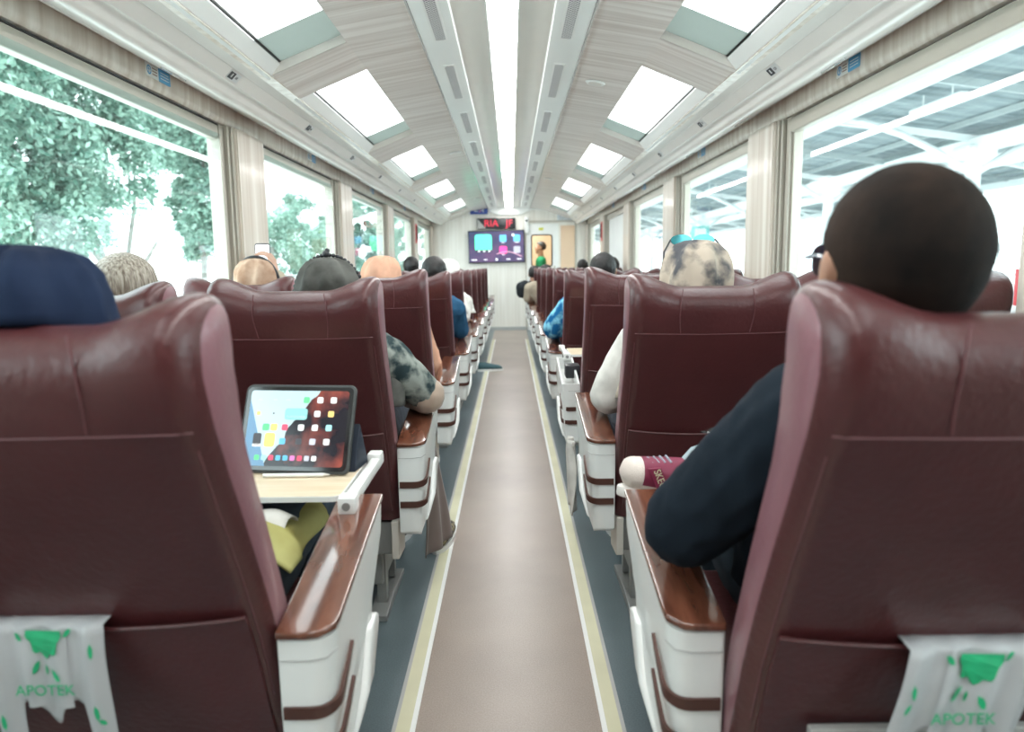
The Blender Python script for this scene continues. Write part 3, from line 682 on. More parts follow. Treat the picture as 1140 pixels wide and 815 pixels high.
def tree(x, y, blobs, trunk, label, nl=1, group=None, ls=.13, dens=2.6):
    e = empty('tree', (x, y, -.7)); tag(e, label, 'tree', group)
    bm = NB()
    for pts, r in trunk: tube(bm, [Vector(p) for p in pts], r, 8)
    fin('trunk', bm, bark, e)
    R = random.Random(int(x*7+y*13)); verts = []; faces = []
    for (cx, cy, cz, rx, rz, cnt) in blobs:
        # sub clusters inside each blob
        subs = []
        for _ in range(max(6, int(cnt/90))):
            while True:
                p = Vector((R.uniform(-1, 1), R.uniform(-1, 1), R.uniform(-1, 1)))
                if p.length < 1: break
            p = p.normalized()*(.35+.65*p.length); subs.append((Vector((cx+p.x*rx, cy+p.y*rx, cz+p.z*rz)), R.uniform(.28, .6)))
        for _ in range(int(cnt*nl*dens)):
            c0, rr = R.choice(subs)
            d = Vector((R.gauss(0, 1), R.gauss(0, 1), R.gauss(0, .7))).normalized()*rr*R.uniform(.5, 1.05)
            c = c0+d; s_ = ls*.58*R.uniform(.6, 1.3)
            nrm = (d + Vector((R.gauss(0, .25), R.gauss(0, .25), R.gauss(.25, .25)))).normalized(); a = nrm.cross(Vector((R.gauss(0, 1), R.gauss(0, 1), R.gauss(0, 1)))).normalized(); b2 = nrm.cross(a)
            k0 = len(verts); verts += [c+a*s_, c+b2*s_*.45, c-a*s_*.9, c-b2*s_*.45]; faces.append((k0, k0+1, k0+2, k0+3))
    me = bpy.data.meshes.new('foliage'); me.from_pydata([tuple(v) for v in verts], [], faces); me.materials.append(leafm); inst('foliage', me, e)
tree(-10.4, 15.8, [(.4, -1.0, 6.7, 2.2, 1.5, 8500), (.4, -3.2, 5.2, 1.9, 1.7, 8000), (.2, -3.6, 3.3, 1.7, 1.2, 6500), (0, -.6, 4.3, 1.7, 1.5, 7500), (.2, 1.8, 6.2, 1.6, 1.4, 5500), (.3, -.4, 2.9, 1.3, .8, 2600), (.5, 2.0, 4.5, 1.4, 1.1, 3200)],
     [([(0, 3, 0), (.1, 3.0, 1.4), (0, 2.7, 2.4), (-.1, 2.0, 3.8), (0, 1.0, 6)], [.13, .11, .09, .07, .04]), ([(.1, 3, 1.2), (.2, 3.7, 2.4), (.3, 4.0, 3.6), (.4, 4.0, 5)], [.08, .065, .05, .03]), ([(.1, 3, 1.0), (.4, 4.3, 2.2), (.6, 5.3, 3.3)], [.07, .055, .03]), ([(0, 2.8, 2.0), (-.1, 1.6, 3.2), (0, .2, 4.2)], [.07, .05, .03])],
     'large leafy green tree with forked trunk outside the near left window', ls=.15)
tree(-9.9, 23.2, [(0, -.6, 6.3, 1.5, 1.4, 5200), (.2, .3, 4.6, 1.2, 1.5, 4200), (.2, .6, 3.0, .9, .9, 1800)],
     [([(0, 0, 0), (.1, .1, 2.2), (-.1, 0, 3.8), (.2, .4, 5.4)], [.12, .10, .08, .04])],
     'green tree seen beside the first left window pillar, behind the larger tree', ls=.16)
tree(-12.6, 38.5, [(0, 0, 3.1, 2.6, 1.7, 5200), (.8, 3.4, 3.9, 2.4, 2.1, 5200)], [([(0, 0, 0), (0, 0, 3)], [.2, .1])], 'round pale green tree low in the second left window', ls=.16)
tree(-12.5, 58.0, [(0, 0, 4.2, 3.2, 3.2, 6500), (.5, 4, 5.0, 3.0, 3.6, 5200)], [([(0, 0, 0), (0, 0, 4)], [.25, .1])], 'tall pale tree filling the third left window', ls=.22)
tree(-9.5, 72.0, [(0, 0, 4.0, 3.2, 3.6, 5200)], [([(0, 0, 0), (0, 0, 4)], [.25, .1])], 'pale tree seen through the farthest left windows', ls=.22)
e = empty('round_sign_post', (-7.6, 16.0, -.7)); tag(e, 'thin post with a round grey sign outside the near left window', 'sign')
bm = NB(); tube(bm, [(0, 0, 0), (0, 0, 3.3)], .035, 8); fin('post', bm, conc, e)
bm = NB(); bmesh.ops.create_cone(bm, segments=32, radius1=.27, radius2=.27, depth=.02, cap_ends=True, matrix=Matrix.Translation((0, -.05, 2.70)) @ Euler((PI/2, 0, .2)).to_matrix().to_4x4()); fin('round_panel', bm, mat('pale_teal_sign', (.42, .58, .56), .5, var=.1, vscale=3), e, angle=30)
bm = NB(); box(bm, -.2, .2, -.07, -.05, 1.95, 2.3); fin('yellow_panel', bm, mat('faded_yellow', (.75, .72, .45), .5, var=.1), e, smooth=False)
e = empty('low_fence', (-8.8, 20, -.7)); tag(e, 'low grey metal railing beyond the trees on the left', 'fence')
bm = NB()
for z in (.9, 1.6): tube(bm, [(0, -6, z), (0, 14, z)], .03, 6)
fin('rails', bm, grey_metal, e)
for q in range(11):
    bm = NB(); tube(bm, [(0, -6+q*2, 0), (0, -6+q*2, 1.65)], .035, 6); fin('fence_post', bm, grey_metal, e)
# ================================================================ OUTSIDE, RIGHT: station canopy
roofm = mat('corrugated_sheet', (.16, .21, .23), .5, col2=(.34, .40, .42), stretch=(1.0, 7, 1), vscale=.8, noise_detail=3)
steel = mat('white_painted_steel', (.82, .85, .85), .4, var=.03)
steelg = mat('grey_painted_steel', (.36, .41, .42), .45, var=.05)
bm = NB(); box(bm, 2.6, 60, -10, 90, -.3, .0); o = struct('trim_8', bm, conc, smooth=False)
def canopy(x_edge, z_edge, x_col, z_col, x_far, z_far, y0, y1, cols, label):
    e = empty('station_canopy', (x_col, 0, 0)); tag(e, label, 'station roof'); ox = x_col
    def sheet(xa, za, xb, zb):
        bm = NB(); n_ = int((y1-y0)/.18); prev = None
        for i in range(n_*2+1):
            y = y0 + i*.09; dz = .022*(1 if i % 2 else -1)
            v = [bm.verts.new((xa-ox, y, za+dz)), bm.verts.new((xb-ox, y, zb+dz)), bm.verts.new((xb-ox, y, zb+dz+.012)), bm.verts.new((xa-ox, y, za+dz+.012))]
            if prev:
                for q in range(4): bm.faces.new((prev[q], prev[(q+1) % 4], v[(q+1) % 4], v[q]))
            prev = v
        fin('roof_sheet', bm, roofm, e, smooth=False, recalc=True)
    sheet(x_edge, z_edge+.12, x_col, z_col+.34); sheet(x_col, z_col+.34, x_far, z_far+.12)
    for (xa, za, xb, zb) in ((x_edge, z_edge, x_col, z_col+.22), (x_col, z_col+.22, x_far, z_far)):
        for t in (.12, .37, .62, .87):
            x, z = xa+(xb-xa)*t, za+(zb-za)*t; bm = NB(); box(bm, x-.03-ox, x+.03-ox, y0, y1, z-.0, z+.10); fin('purlin', bm, steelg, e, smooth=False)
    for x, z, w_, h_ in ((x_edge+.55, z_edge-.16, .12, .26), (x_edge+.95, z_edge-.24, .16, .12), (x_col, z_col-.02, .13, .26), (x_far-.6, z_far-.12, .08, .14)):
        bm = NB(); box(bm, x-w_-ox, x+w_-ox, y0, y1, z-h_/2, z+h_/2); fin('long_beam', bm, steel, e, smooth=False)
    yy = cols[0]-6.4*2
    while yy < y1:
        for f in (0, .5):
            y = yy + f*6.4
            bm = NB()
            for (xa, za, xb, zb) in ((x_edge+.1, z_edge-.02, x_col, z_col+.18), (x_col, z_col+.18, x_far, z_far-.02)):
                d = Vector((xb-xa, 0, zb-za)).normalized(); pr = [(xa-ox, za), (xb-ox, zb), (xb-ox, zb-.12), (xa-ox, za-.12)]; prism(bm, pr, 'y', y-.04, y+.04)
            fin('rafter', bm, steelg if f else steel, e, smooth=False)
        yy += 6.4
    for y in cols:
        bm = NB(); tube(bm, [(0, y, 0), (0, y, z_col)], .14, 16); fin('column', bm, steel, e)
        bm = NB()
        for sx, xe, ze in ((-1, x_edge+.9, z_edge-.15), (1, x_far-.9, z_far-.1)):
            pts = [(0, y, z_col-.55)]
            for t in (.25, .5, .75, 1): pts.append(((xe-ox)*t, y, z_col-.55+(ze-z_col+.55)*(1-(1-t)**1.8)))
            tube(bm, pts, .07, 8)
        fin('curved_bracket', bm, steel, e)
        bm = NB(); box(bm, -.28, .28, y-.28, y+.28, z_col-.25, z_col-.02); fin('column_head', bm, steel, e, bevel=.03)
canopy(5.2, 4.05, 9.0, 3.35, 12.6, 3.9, 2, 76, [7.9, 14.3, 20.7, 27.1, 33.5, 39.9, 46.3, 52.7], 'white steel platform canopy with corrugated roof outside the right windows')
canopy(15.0, 4.5, 18.8, 4.0, 22.5, 4.5, 6, 90, [18, 24.4, 30.8, 37.2, 43.6, 50, 56.4], 'second platform canopy with corrugated roof farther out on the right')
for i, y in enumerate((12.0, 18.5, 25.0, 31.5)):
    e = empty('canopy_lamp', (6.9, y, 3.62)); tag(e, f'long white lamp fixture hanging under the canopy, {ORD[i+1]} from the train', 'lamp', 'lamp fixtures under the canopy')
    bm = NB(); box(bm, -.07, .07, -.7, .7, 0, .07); fin('housing', bm, steel, e, bevel=.01)
    bm = NB(); tube(bm, [(0, -.62, -.03), (0, .62, -.03)], .025, 8); fin('lamp_tube', bm, mat('lamp_tube', (1, 1, 1), .4, emit=2), e)
    bm = NB(); tube(bm, [(0, -.4, .07), (0, -.4, .25)], .012, 6); tube(bm, [(0, .4, .07), (0, .4, .25)], .012, 6); fin('hanger', bm, steel, e)
e = empty('platform_sign', (8.6, 33.0, 2.25)); tag(e, 'small teal direction sign hanging below the canopy', 'sign')
bm = NB(); box(bm, -.40, .40, -.05, .05, 0, .60); fin('sign_panel', bm, mat('teal_sign', (.25, .62, .58), .5, var=.2, vscale=3), e, smooth=False)
bm = NB(); box(bm, -.25, .25, -.06, -.05, .12, .48); fin('white_symbol', bm, steel, e, smooth=False)
bm = NB(); tube(bm, [(-.4, 0, .62), (-.4, 0, 1.4)], .02, 6); tube(bm, [(.4, 0, .62), (.4, 0, 1.4)], .02, 6); fin('hanger', bm, steel, e)
e = empty('red_box', (12.0, 16.5, 0)); tag(e, 'small red hydrant cabinet standing on the platform at far right', 'cabinet')
bm = NB(); box(bm, -.35, .35, -.2, .2, .1, .95); fin('cabinet_body', bm, red, e, bevel=.01)
bm = NB(); box(bm, -.28, .28, -.22, -.2, .2, .85); fin('cabinet_door', bm, red, e, bevel=.005)
e = empty('platform_fence', (24, 30, 0)); tag(e, 'pale picket fence at the far side of the platforms', 'fence')
for q in range(60):
    bm = NB(); box(bm, -.04, .04, -24+q*.9, -23.9+q*.9, 0, 2.0); fin('picket', bm, steel, e, smooth=False)
bm = NB(); box(bm, -.05, -.02, -24, 30, 1.6, 1.7); box(bm, -.05, -.02, -24, 30, .4, .5); fin('rails', bm, steel, e, smooth=False)
# ================================================================ PEOPLE
def V(*a): return Vector(a)
def head_raw(bm, T, sc=1.0, ears=True):
    b = NB()
    ball(b, (0, -.012, .028), (.077, .097, .088), 4); ball(b, (0, .018, -.035), (.064, .074, .075), 3)
    ball(b, (0, .040, -.080), (.045, .045, .034), 3); ball(b, (0, .078, -.098), (.020, .018, .018), 2)
    ball(b, (0, .070, .042), (.056, .024, .016), 3)                                      # brow
    cap(b, V(0, .082, .026), V(0, .104, -.018), .010, .014, 8)
    for s in (-1, 1):
        ball(b, (s*.012, .096, -.021), (.011, .012, .009), 2); ball(b, (s*.042, .056, -.020), (.024, .026, .022), 2)
        if ears:
            ball(b, (s*.080, -.008, .000), (.010, .020, .032), 2, rot=(.15, 0, s*.35)); ball(b, (s*.077, .0, -.022), (.010, .012, .014), 2)
    ball(b, (0, .089, -.052), (.026, .012, .008), 2); ball(b, (0, .087, -.064), (.022, .012, .008), 2)
    for v in b.verts: v.co = T @ (v.co*sc)
    me = bpy.data.meshes.new('h'); b.to_mesh(me); b.free(); bm.from_mesh(me); bpy.data.meshes.remove(me)
def hand_raw(bm, w, d, n, side, curl=.5, sc=1.0):
    """w wrist, d direction of the palm, n palm normal (the side the fingers curl to), side = +1/-1 where the thumb leaves"""
    d = d.normalized(); n = (n - d*n.dot(d)).normalized(); l = d.cross(n)*side
    P = lambda a, b_, c_: w + (d*a + l*b_ + n*c_)*sc
    cap(bm, P(-.01, 0, 0), P(.03, .002, 0), .022*sc, .024*sc)
    for k, o in enumerate((.028, .010, -.009, -.027)):
        cap(bm, P(.015, o*.6, 0), P(.082-.004*abs(k-1), o, 0), .015*sc, .0125*sc, 8)
    for k, (o, L_) in enumerate(((.030, .070), (.010, .079), (-.010, .073), (-.029, .057))):
        p = P(.082-.004*abs(k-1), o, 0); a = curl*.45; r = .0092*sc
        for j, f in enumerate((.42, .32, .26)):
            q = p + (d*math.cos(a) + n*math.sin(a) + l*(o*.9)*(1-curl)).normalized()*L_*f*sc
            cap(bm, p, q, r, r*.9, 8); p = q; r *= .9; a += curl*(.8 if j == 0 else .6)
    p = P(.018, .020, .004); r = .0125*sc
    for (a, b_, c_, L_) in ((.55, .75, .30, .040), (.85, .42, .30, .033), (.95, .1, .35, .026)):
        q = p + (d*a + l*b_ + n*c_).normalized()*L_*sc; cap(bm, p, q, r, r*.88, 8); p = q; r *= .88
def displaced(me, amp, freq, seed=0, st=(1, 1, 1)):
    for v, nn in zip(me.vertices, [v.normal.copy() for v in me.vertices]):
        c = v.co; q = V(c.x*freq*st[0]+seed, c.y*freq*st[1], c.z*freq*st[2])
        v.co = c + nn*amp*(noise.noise(q) + .5*(1-abs(noise.noise(q*2.1))*2))
    me.update()
def headframe(c, yaw, pitch, roll=0): return Matrix.Translation(c) @ Euler((pitch, roll, yaw), 'XYZ').to_matrix().to_4x4()
def make_hair(T, sc, m, parent, thick=.010, nape=-.62, front=.10, wob=.003, name='hair', seed=0):
    bm = NB(); vs = bmesh.ops.create_icosphere(bm, subdivisions=5, radius=1)['verts']
    for v in vs:
        d = v.co.normalized(); fr = d.y; up = d.z
        hide = 0
        lim = front + .25*(1-abs(d.x))      # hairline on the face side
        if fr > .30: hide = max(0, min(1, (lim+.30-up)/.14))
        elif fr > -.15: hide = max(0, min(1, (-.05 + .5*fr - up)/.12))
        hide = max(hide, max(0, min(1, (nape-up)/.15)))
        t = thick*(1-hide) - .020*hide + wob*noise.noise(V(d.x*9+seed, d.y*9, d.z*3))*(1-hide)
        if up < 0: t -= .006*(-up)
        v.co = T @ (V(d.x*(.077+t), -.012+d.y*(.097+t), .028+d.z*(.088+t) - (.012 if up < -.3 and fr < 0 else 0)*(-up))*sc)
    return fin(name, bm, m, parent, angle=180)
def make_scarf(T, sc, m, parent, hem=.34, name='headscarf', seed=0, back_lim=.125, drape=1.0, wide=1.0, front_open=52):
    prof = [(.131, .0), (.128, .03), (.117, .058), (.095, .079), (.065, .092), (.03, .098), (-.01, .099), (-.05, .093), (-.09, .084), (-.125, .082), (-.155, .098), (-.19, .135), (-.23, .172), (-.27, .196), (-hem, .212)]
    bm = NB(); NT = 72; rings = []
    inner = []
    prof2 = []
    for (a, b_) in zip(prof, prof[1:]):
        for k in range(3): t = k/3; prof2.append((a[0]+(b_[0]-a[0])*t, a[1]+(b_[1]-a[1])*t))
    prof2.append(prof[-1])
    for i, (z, r) in enumerate(prof2):
        ring = []
        for k in range(NT):
            th = 2*PI*k/NT; x, y = math.sin(th), math.cos(th)
            low = max(0, min(1, (-.10-z)/.12))
            rx = r*wide; ry = r*(1.16 if z > -.1 else 1.16-.55*low)
            fold = (.020*low + .007)*math.sin(th*7+seed+z*14+2*noise.noise(V(x*2+seed, y*2, z*8))) + .009*noise.noise(V(x*3+seed, y*3, z*12))
            fo = 0
            ang = abs((th+PI) % (2*PI)-PI)
            if -.085 < z < .085:
                lim = math.radians(front_open)*math.sqrt(max(0, 1-(z/.087)**2)); fo = max(0, min(1, (lim-ang)/.10))
            f = 1 - fo*.38
            rr = (1 + fold/max(r, .05)*(0 if fo > 0 else 1)) if r > 0 else 1
            px, py = x*rx*rr*f, y*ry*rr*f - .008
            if py < -back_lim: py = -back_lim - (py+back_lim)*-.12
            ring.append(T @ (V(px, py, z)*sc))
        rings.append(ring)
    vr = [[bm.verts.new(p) for p in ring] for ring in rings]
    for a, b_ in zip(vr, vr[1:]):
        for k in range(NT): bm.faces.new((a[k], a[(k+1) % NT], b_[(k+1) % NT], b_[k]))
    bmesh.ops.remove_doubles(bm, verts=bm.verts, dist=1e-5)
    o = fin(name, bm, m, parent, angle=180)
    md = o.modifiers.new('thickness', 'SOLIDIFY'); md.thickness = .004; md.offset = -1
    return o
def make_shoe(c, d, m, parent, m2=None):
    bm = NB(); d = V(d[0], d[1], 0).normalized(); l = V(-d.y, d.x, 0)
    n_ = 9; rings = []
    for i in range(n_):
        t = i/(n_-1); y = -.085+.27*t; w_ = .036+.012*math.sin(t*PI)-(.014 if t > .92 else 0); h = .085-.045*max(0, (t-.3)/.7)
        w_ *= 1 if 0 < i < n_-1 else .55; h *= 1 if i < n_-1 else .6
        rings.append([bm.verts.new(c + d*y + l*(w_*math.cos(a)*(1.0 if math.sin(a) < 0 else .85)) + V(0, 0, max(0, h*.5+h*.5*math.sin(a)*1.0))) for a in [2*PI*k/14 for k in range(14)]])
    for a, b_ in zip(rings, rings[1:]):
        for k in range(14): bm.faces.new((a[k], a[(k+1) % 14], b_[(k+1) % 14], b_[k]))
    bm.faces.new(rings[0][::-1]); bm.faces.new(rings[-1]); bmesh.ops.translate(bm, verts=bm.verts, vec=(0, 0, .015-.0))
    o = fin('shoe', bm, m, parent, angle=60)
    bm = NB(); pl = []
    for a in [2*PI*k/20 for k in range(20)]:
        p = d*(.05+.145*math.cos(a)) + l*(.046*math.sin(a)); pl.append((c.x+p.x, c.y+p.y))
    prism(bm, pl, 'z', c.z, c.z+.025); fin('sole', bm, m2 or white, o, angle=40)
    return o
def person(label, hc, yaw=0, pitch=0, hs=1.0, roll=0, skin_m=None, cloth=None, pants=None, hair=None, scarf=None, hips=None, sh=None, lean=0,
           arms=None, vox=.008, group=None, sleeve='long', legs=None, shoe_m=None, eyes=True, hairkw={}, scarfkw={}, stand=False, sleeve_m=None, at=None):
    """all coordinates in metres, world; root Empty on the seat/floor below the body"""
    skin_m = skin_m or skin
    hc = V(*hc); hips = V(*hips); base = V(hips.x, hips.y, 0)
    e = empty('person', base); tag(e, label, 'person', group)
    I = Matrix.Translation(-base); T = I @ headframe(hc, yaw, pitch, roll)
    neck0 = hc + V(0, -.015, -.075*hs); sh = V(*sh) if sh else V(hc.x*.6+hips.x*.4, hc.y+.04, hc.z-.235)
    chest = sh.lerp(hips, .30) + V(0, .03, 0); belly = sh.lerp(hips, .68) + V(0, .03, 0)
    tl = lambda p: p - base
    ax = V(1, 0, 0)
    if stand: ax = V(math.cos(yaw), math.sin(yaw), 0)
    wS, wH = .155, .085
    A = []
    for s in (-1, 1):
        spec = (arms or {}).get(s) or {}
        el = V(*spec.get('elbow', sh + ax*s*.23 + V(0, .10, -.27))); wr = V(*spec.get('wrist', hips + ax*s*.09 + V(0, .28, .12)))
        A.append((s, sh + ax*s*wS, el, wr, spec))
    Lg = []
    for s in (-1, 1):
        if stand: k, an = hips + ax*s*.09 + V(0, 0, -.40), hips + ax*s*.10 + V(0, 0, -.80)
        else:
            lg = (legs or {}).get(s); k, an = (V(*lg[0]), V(*lg[1])) if lg else (hips + V(s*.11, .44, .03), V(hips.x + s*.11, hips.y+.50, .12))
        Lg.append((s, hips + ax*s*wH, k, an))
    # body
    bm = NB(); head_raw(bm, T, hs)
    cap(bm, tl(neck0), tl(sh + V(0, 0, .05)), .052, .060); cap(bm, tl(sh - ax*.09), tl(sh + ax*.09), .060, .060)
    for s in (-1, 1):
        cap(bm, tl(sh + ax*s*.10), tl(belly + ax*s*.05), .085, .090); cap(bm, tl(belly + ax*s*.05), tl(hips + ax*s*.06), .095, .100)
    cap(bm, tl(chest), tl(belly), .10, .10)
    for s, a, el, wr, spec in A:
        cap(bm, tl(a), tl(el), .050, .036); cap(bm, tl(el), tl(wr), .038, .025)
        hd = V(*spec['hand']) if 'hand' in spec else (wr-el); nn = V(*spec.get('palm', (0, 0, -1)))
        hand_raw(bm, tl(wr), hd, nn, spec.get('thumb', -s if nn.z < -.3 else s), spec.get('curl', .45))
    for s, h, k, an in Lg:
        cap(bm, tl(h), tl(k), .082, .055); cap(bm, tl(k), tl(an), .054, .036)
        if not stand or True: cap(bm, tl(an), tl(an + V(0, .10, -.05)), .034, .028)
    me = remesh(bm, vox if vox < .0075 else .0075, 3, 'body'); me.materials.append(skin_m); body = inst('body', me, e)
    if eyes:
        for s in (-1, 1):
            b = NB(); ball(b, (s*.031, .0765, .014), .0125, 2)
            for v in b.verts: v.co = T @ (v.co*hs)
            ey = fin('eye', b, eye_m, e, angle=180)
            b = NB(); ball(b, (s*.031, .0865, .014), .0055, 2)
            for v in b.verts: v.co = T @ (v.co*hs)
            fin('iris', b, blackp, ey, angle=180)
    # shirt
    if cloth:
        bm = NB(); g = .014
        cap(bm, tl(sh - ax*.09 + V(0, 0, -.005)), tl(sh + ax*.09 + V(0, 0, -.005)), .060+g, .060+g); cap(bm, tl(sh + V(0, -.005, .02)), tl(sh + V(0, -.01, .045)), .066, .062)
        for s in (-1, 1):
            cap(bm, tl(sh + ax*s*.10), tl(belly + ax*s*.05), .085+g, .094+g); cap(bm, tl(belly + ax*s*.05), tl(hips + ax*s*.06), .098+g, .104+g)
        cap(bm, tl(chest), tl(belly), .10+g, .10+g)
        for s, a, el, wr, spec in A:
            fat = spec.get('fat', 1.0)
            cap(bm, tl(a), tl(el), (.052+g)*fat, (.042+g)*fat)
            if sleeve == 'long': cap(bm, tl(el), tl(el.lerp(wr, .93)), (.042+g)*fat, .030+g*.7)
            elif sleeve == 'half': pass
        me = remesh(bm, vox+.001, 4, 'shirt'); displaced(me, .007, 11, rnd.uniform(0, 50), (1, 1, .6)); me.materials.append(cloth); inst('shirt', me, e)
    bm = NB(); g = .012
    cap(bm, tl(hips - ax*.07), tl(hips + ax*.07), .105, .105)
    for s, h, k, an in Lg: cap(bm, tl(h), tl(k), .085+g, .058+g); cap(bm, tl(k), tl(k.lerp(an, .93)), .057+g, .045+g)
    me = remesh(bm, .012, 3, 'trousers'); displaced(me, .006, 9, rnd.uniform(0, 50)); me.materials.append(pants or mat('dark_trousers', (.03, .035, .05), .8, var=.2)); inst('trousers', me, e)
    if at:
        for o in e.children:
            if o.name.split('.')[0] in ('body', 'shirt', 'trousers'): press(o.data, base, *at)
    for s, h, k, an in Lg:
        if an.z < .3: make_shoe(tl(V(an.x, an.y+.01, 0)), (-math.sin(yaw), math.cos(yaw)) if stand else (0, 1), shoe_m or blackp, e)
    if hair: make_hair(T, hs, hair, e, seed=rnd.uniform(0, 9), **hairkw)
    if scarf: make_scarf(T, hs, scarf, e, seed=rnd.uniform(0, 9), **scarfkw)
    if at:
        for o in e.children:
            if o.name.split('.')[0] in ('headscarf',): press(o.data, base, *at)
    return e, T
def press(me, base, s, r, col):
    # keep bodies and clothes in front of the leather and above the cushion
    dy = DY_ALL.get((r, s, col), 0); y0 = rowy(r, s); cx = s*(.569 if col == 'aisle' else 1.145)
    for v in me.vertices:
        x, y, z = v.co.x+base.x-cx, v.co.y+base.y, v.co.z
        if z < 1.085 and abs(x) < .25:
            fy = y0 + dy + lerp_tab(REAR, z) + lerp_tab(THK, z) - .004
            if z > 1.03: fy -= (z-1.03)*.5
            if y < fy: v.co.y = fy - base.y + (y-fy)*.02
            y = v.co.y + base.y
        if .30 < z < .468 and y0+.10 < y < y0+.575 and abs(x) < .24: v.co.z = .466
        if abs(v.co.x+base.x) > 1.372 and .3 < z: v.co.x = math.copysign(1.372, v.co.x+base.x) - base.x
        if abs(v.co.x+base.x) > 1.35 and ZS < z: v.co.x = math.copysign(1.35, v.co.x+base.x) - base.x
    me.update()
def cloth_mat(n, c, c2=None, vs=14, **k): return mat(n, c, .9, spec=.15, col2=c2, vscale=vs, sheen=.0, bump=.25, bscale=500, var=0 if c2 else .12, **k)
navy = cloth_mat('navy_scarf', (.008, .015, .038), (.016, .028, .062), 9); olive = cloth_mat('olive_cloth', (.30, .27, .08), (.45, .43, .18), 5)
jeans = cloth_mat('blue_grey_jeans', (.045, .065, .085)); dnavy = cloth_mat('dark_navy_knit', (.010, .016, .024)); cream_c = cloth_mat('cream_cloth', (.62, .60, .56))
camo = cloth_mat('patterned_grey_green_cloth', (.03, .05, .055), (.30, .33, .30), 16, lo=.42, hi=.58); peach = cloth_mat('peach_scarf', (.70, .40, .28)); silver_s = cloth_mat('dark_silvery_scarf', (.045, .045, .04), (.13, .13, .12), 10)
batik = cloth_mat('blue_batik_cloth', (.01, .12, .30), (.25, .62, .80), 16, lo=.45, hi=.60); teal_b = cloth_mat('blue_shirt_cloth', (.03, .10, .19)); green_c = cloth_mat('green_shirt_cloth', (.02, .22, .10))
pat_s = cloth_mat('beige_patterned_scarf', (.10, .10, .11), (.52, .44, .36), 11, lo=.40, hi=.56); pale_s = cloth_mat('pale_scarf', (.78, .76, .72)); beige_c = cloth_mat('beige_cloth', (.42, .36, .28)); dark_c = cloth_mat('charcoal_cloth', (.03, .035, .04)); tan_s = cloth_mat('tan_striped_scarf', (.34, .20, .13), (.55, .40, .30), 12)
greyhair = mat('grey_blond_hair', (.14, .105, .075), .5, bump=.8, bscale=60, stretch=(6, 6, .5), col2=(.46, .41, .34), vscale=22)
buzz = mat('buzz_cut_hair', (.0065, .005, .0045), .85, spec=.15, bump=.35, bscale=700, col2=(.030, .018, .013), vscale=9)
def aisle_hips(s, r): return (s*.575, rowy(r, s)+.33, .565)
def win_hips(s, r): return (s*1.16, rowy(r, s)+.33, .565)

# left, first row: navy headscarf
person('person in the left foreground seat wearing a navy blue headscarf and blue-grey trousers', (-.615, .955, 1.055), .05, -.05, 1.0, at=(-1, 1, 'aisle'), hips=(-.60, 1.30, .56), cloth=navy, pants=jeans, scarf=navy,
       arms={1: dict(elbow=(-.455, 1.14, .68), wrist=(-.60, 1.38, .66), palm=(0, 0, -1))}, vox=.007, shoe_m=dark_c)
# left window, second row: grey-blond hair
person('person with short grey-blond hair by the near left window', (-1.20, 2.30, 1.075), 0, 0, 1.02, at=(-1, 2, 'window'), hips=win_hips(-1, 2), cloth=cream_c, hair=greyhair, hairkw=dict(thick=.016, nape=-.7, wob=.001), skin_m=skin_l, sh=(-1.18, 2.33, .83))
# left aisle, second row: dark silvery scarf with beads, patterned sleeve
pL2, TL2 = person('person in a dark silvery headscarf with a row of beads and patterned sleeves', (-.553, 2.27, 1.055), .1, 0, 1.0, at=(-1, 2, 'aisle'), hips=aisle_hips(-1, 2), cloth=camo, scarf=silver_s, scarfkw=dict(wide=1.0),
       arms={1: dict(elbow=(-.268, 2.37, .725), wrist=(-.40, 2.60, .70), fat=1.05), -1: {}}, sh=(-.54, 2.31, .86), sleeve='half', vox=.007)
bm = NB(); el = V(-.268, 2.37, .725)-V(*aisle_hips(-1, 2)[:2], 0); wr = V(-.40, 2.60, .70)-V(*aisle_hips(-1, 2)[:2], 0)
el = V(-.268+.575, 2.37-rowy(2, -1)-.33, .725); wr = V(-.40+.575, 2.60-rowy(2, -1)-.33, .70); cap(bm, el + V(-.02, -.01, .025), el, .052, .062); cap(bm, el, el.lerp(wr, .95), .062, .042)
me = remesh(bm, .007, 3, 'cuff'); displaced(me, .005, 10, 3); me.materials.append(mat('tan_under_sleeve', (.42, .32, .25), .8, var=.1, sheen=.3)); inst('under_sleeve', me, pL2)
bm = NB()
for q in range(26):
    a = math.radians(-78+156*q/25); p = TL2 @ (V(.110*math.sin(a), .012, .139*math.cos(a)-.002)); ball(bm, p, .0068, 2)
fin('bead_trim', bm, blackp, pL2)
bm = NB(); ball(bm, TL2 @ V(0, -.02, .140), .012, 2); ball(bm, TL2 @ V(.004, -.02, .150), .008, 2); fin('scarf_clip', bm, blackp, pL2)
# left window, third row: striped scarf, black headband, holding a phone
ph_c = V(-1.255, 3.74, 1.205)
pL3, TL3 = person('person with a tan striped headscarf and black headband raising a phone by the window', (-1.19, 3.45, 1.075), .05, 0, .98, at=(-1, 3, 'window'), hips=win_hips(-1, 3), cloth=beige_c, scarf=tan_s, skin_m=skin_l,
       arms={1: dict(elbow=(-.99, 3.66, .93), wrist=(-1.195, 3.735, 1.12), hand=(-.15, .05, 1), palm=(-1, .1, 0), thumb=-1, curl=.75), -1: dict(elbow=(-1.36, 3.60, .93), wrist=(-1.31, 3.735, 1.12), hand=(.12, .05, 1), palm=(1, .1, 0), thumb=1, curl=.75)}, sh=(-1.17, 3.47, .84))
bm = NB(); tube(bm, [TL3 @ V(.108*math.sin(a), -.012, .134*math.cos(a)+.0) for a in [math.radians(-98+196*q/24) for q in range(25)]], .0075, 8)
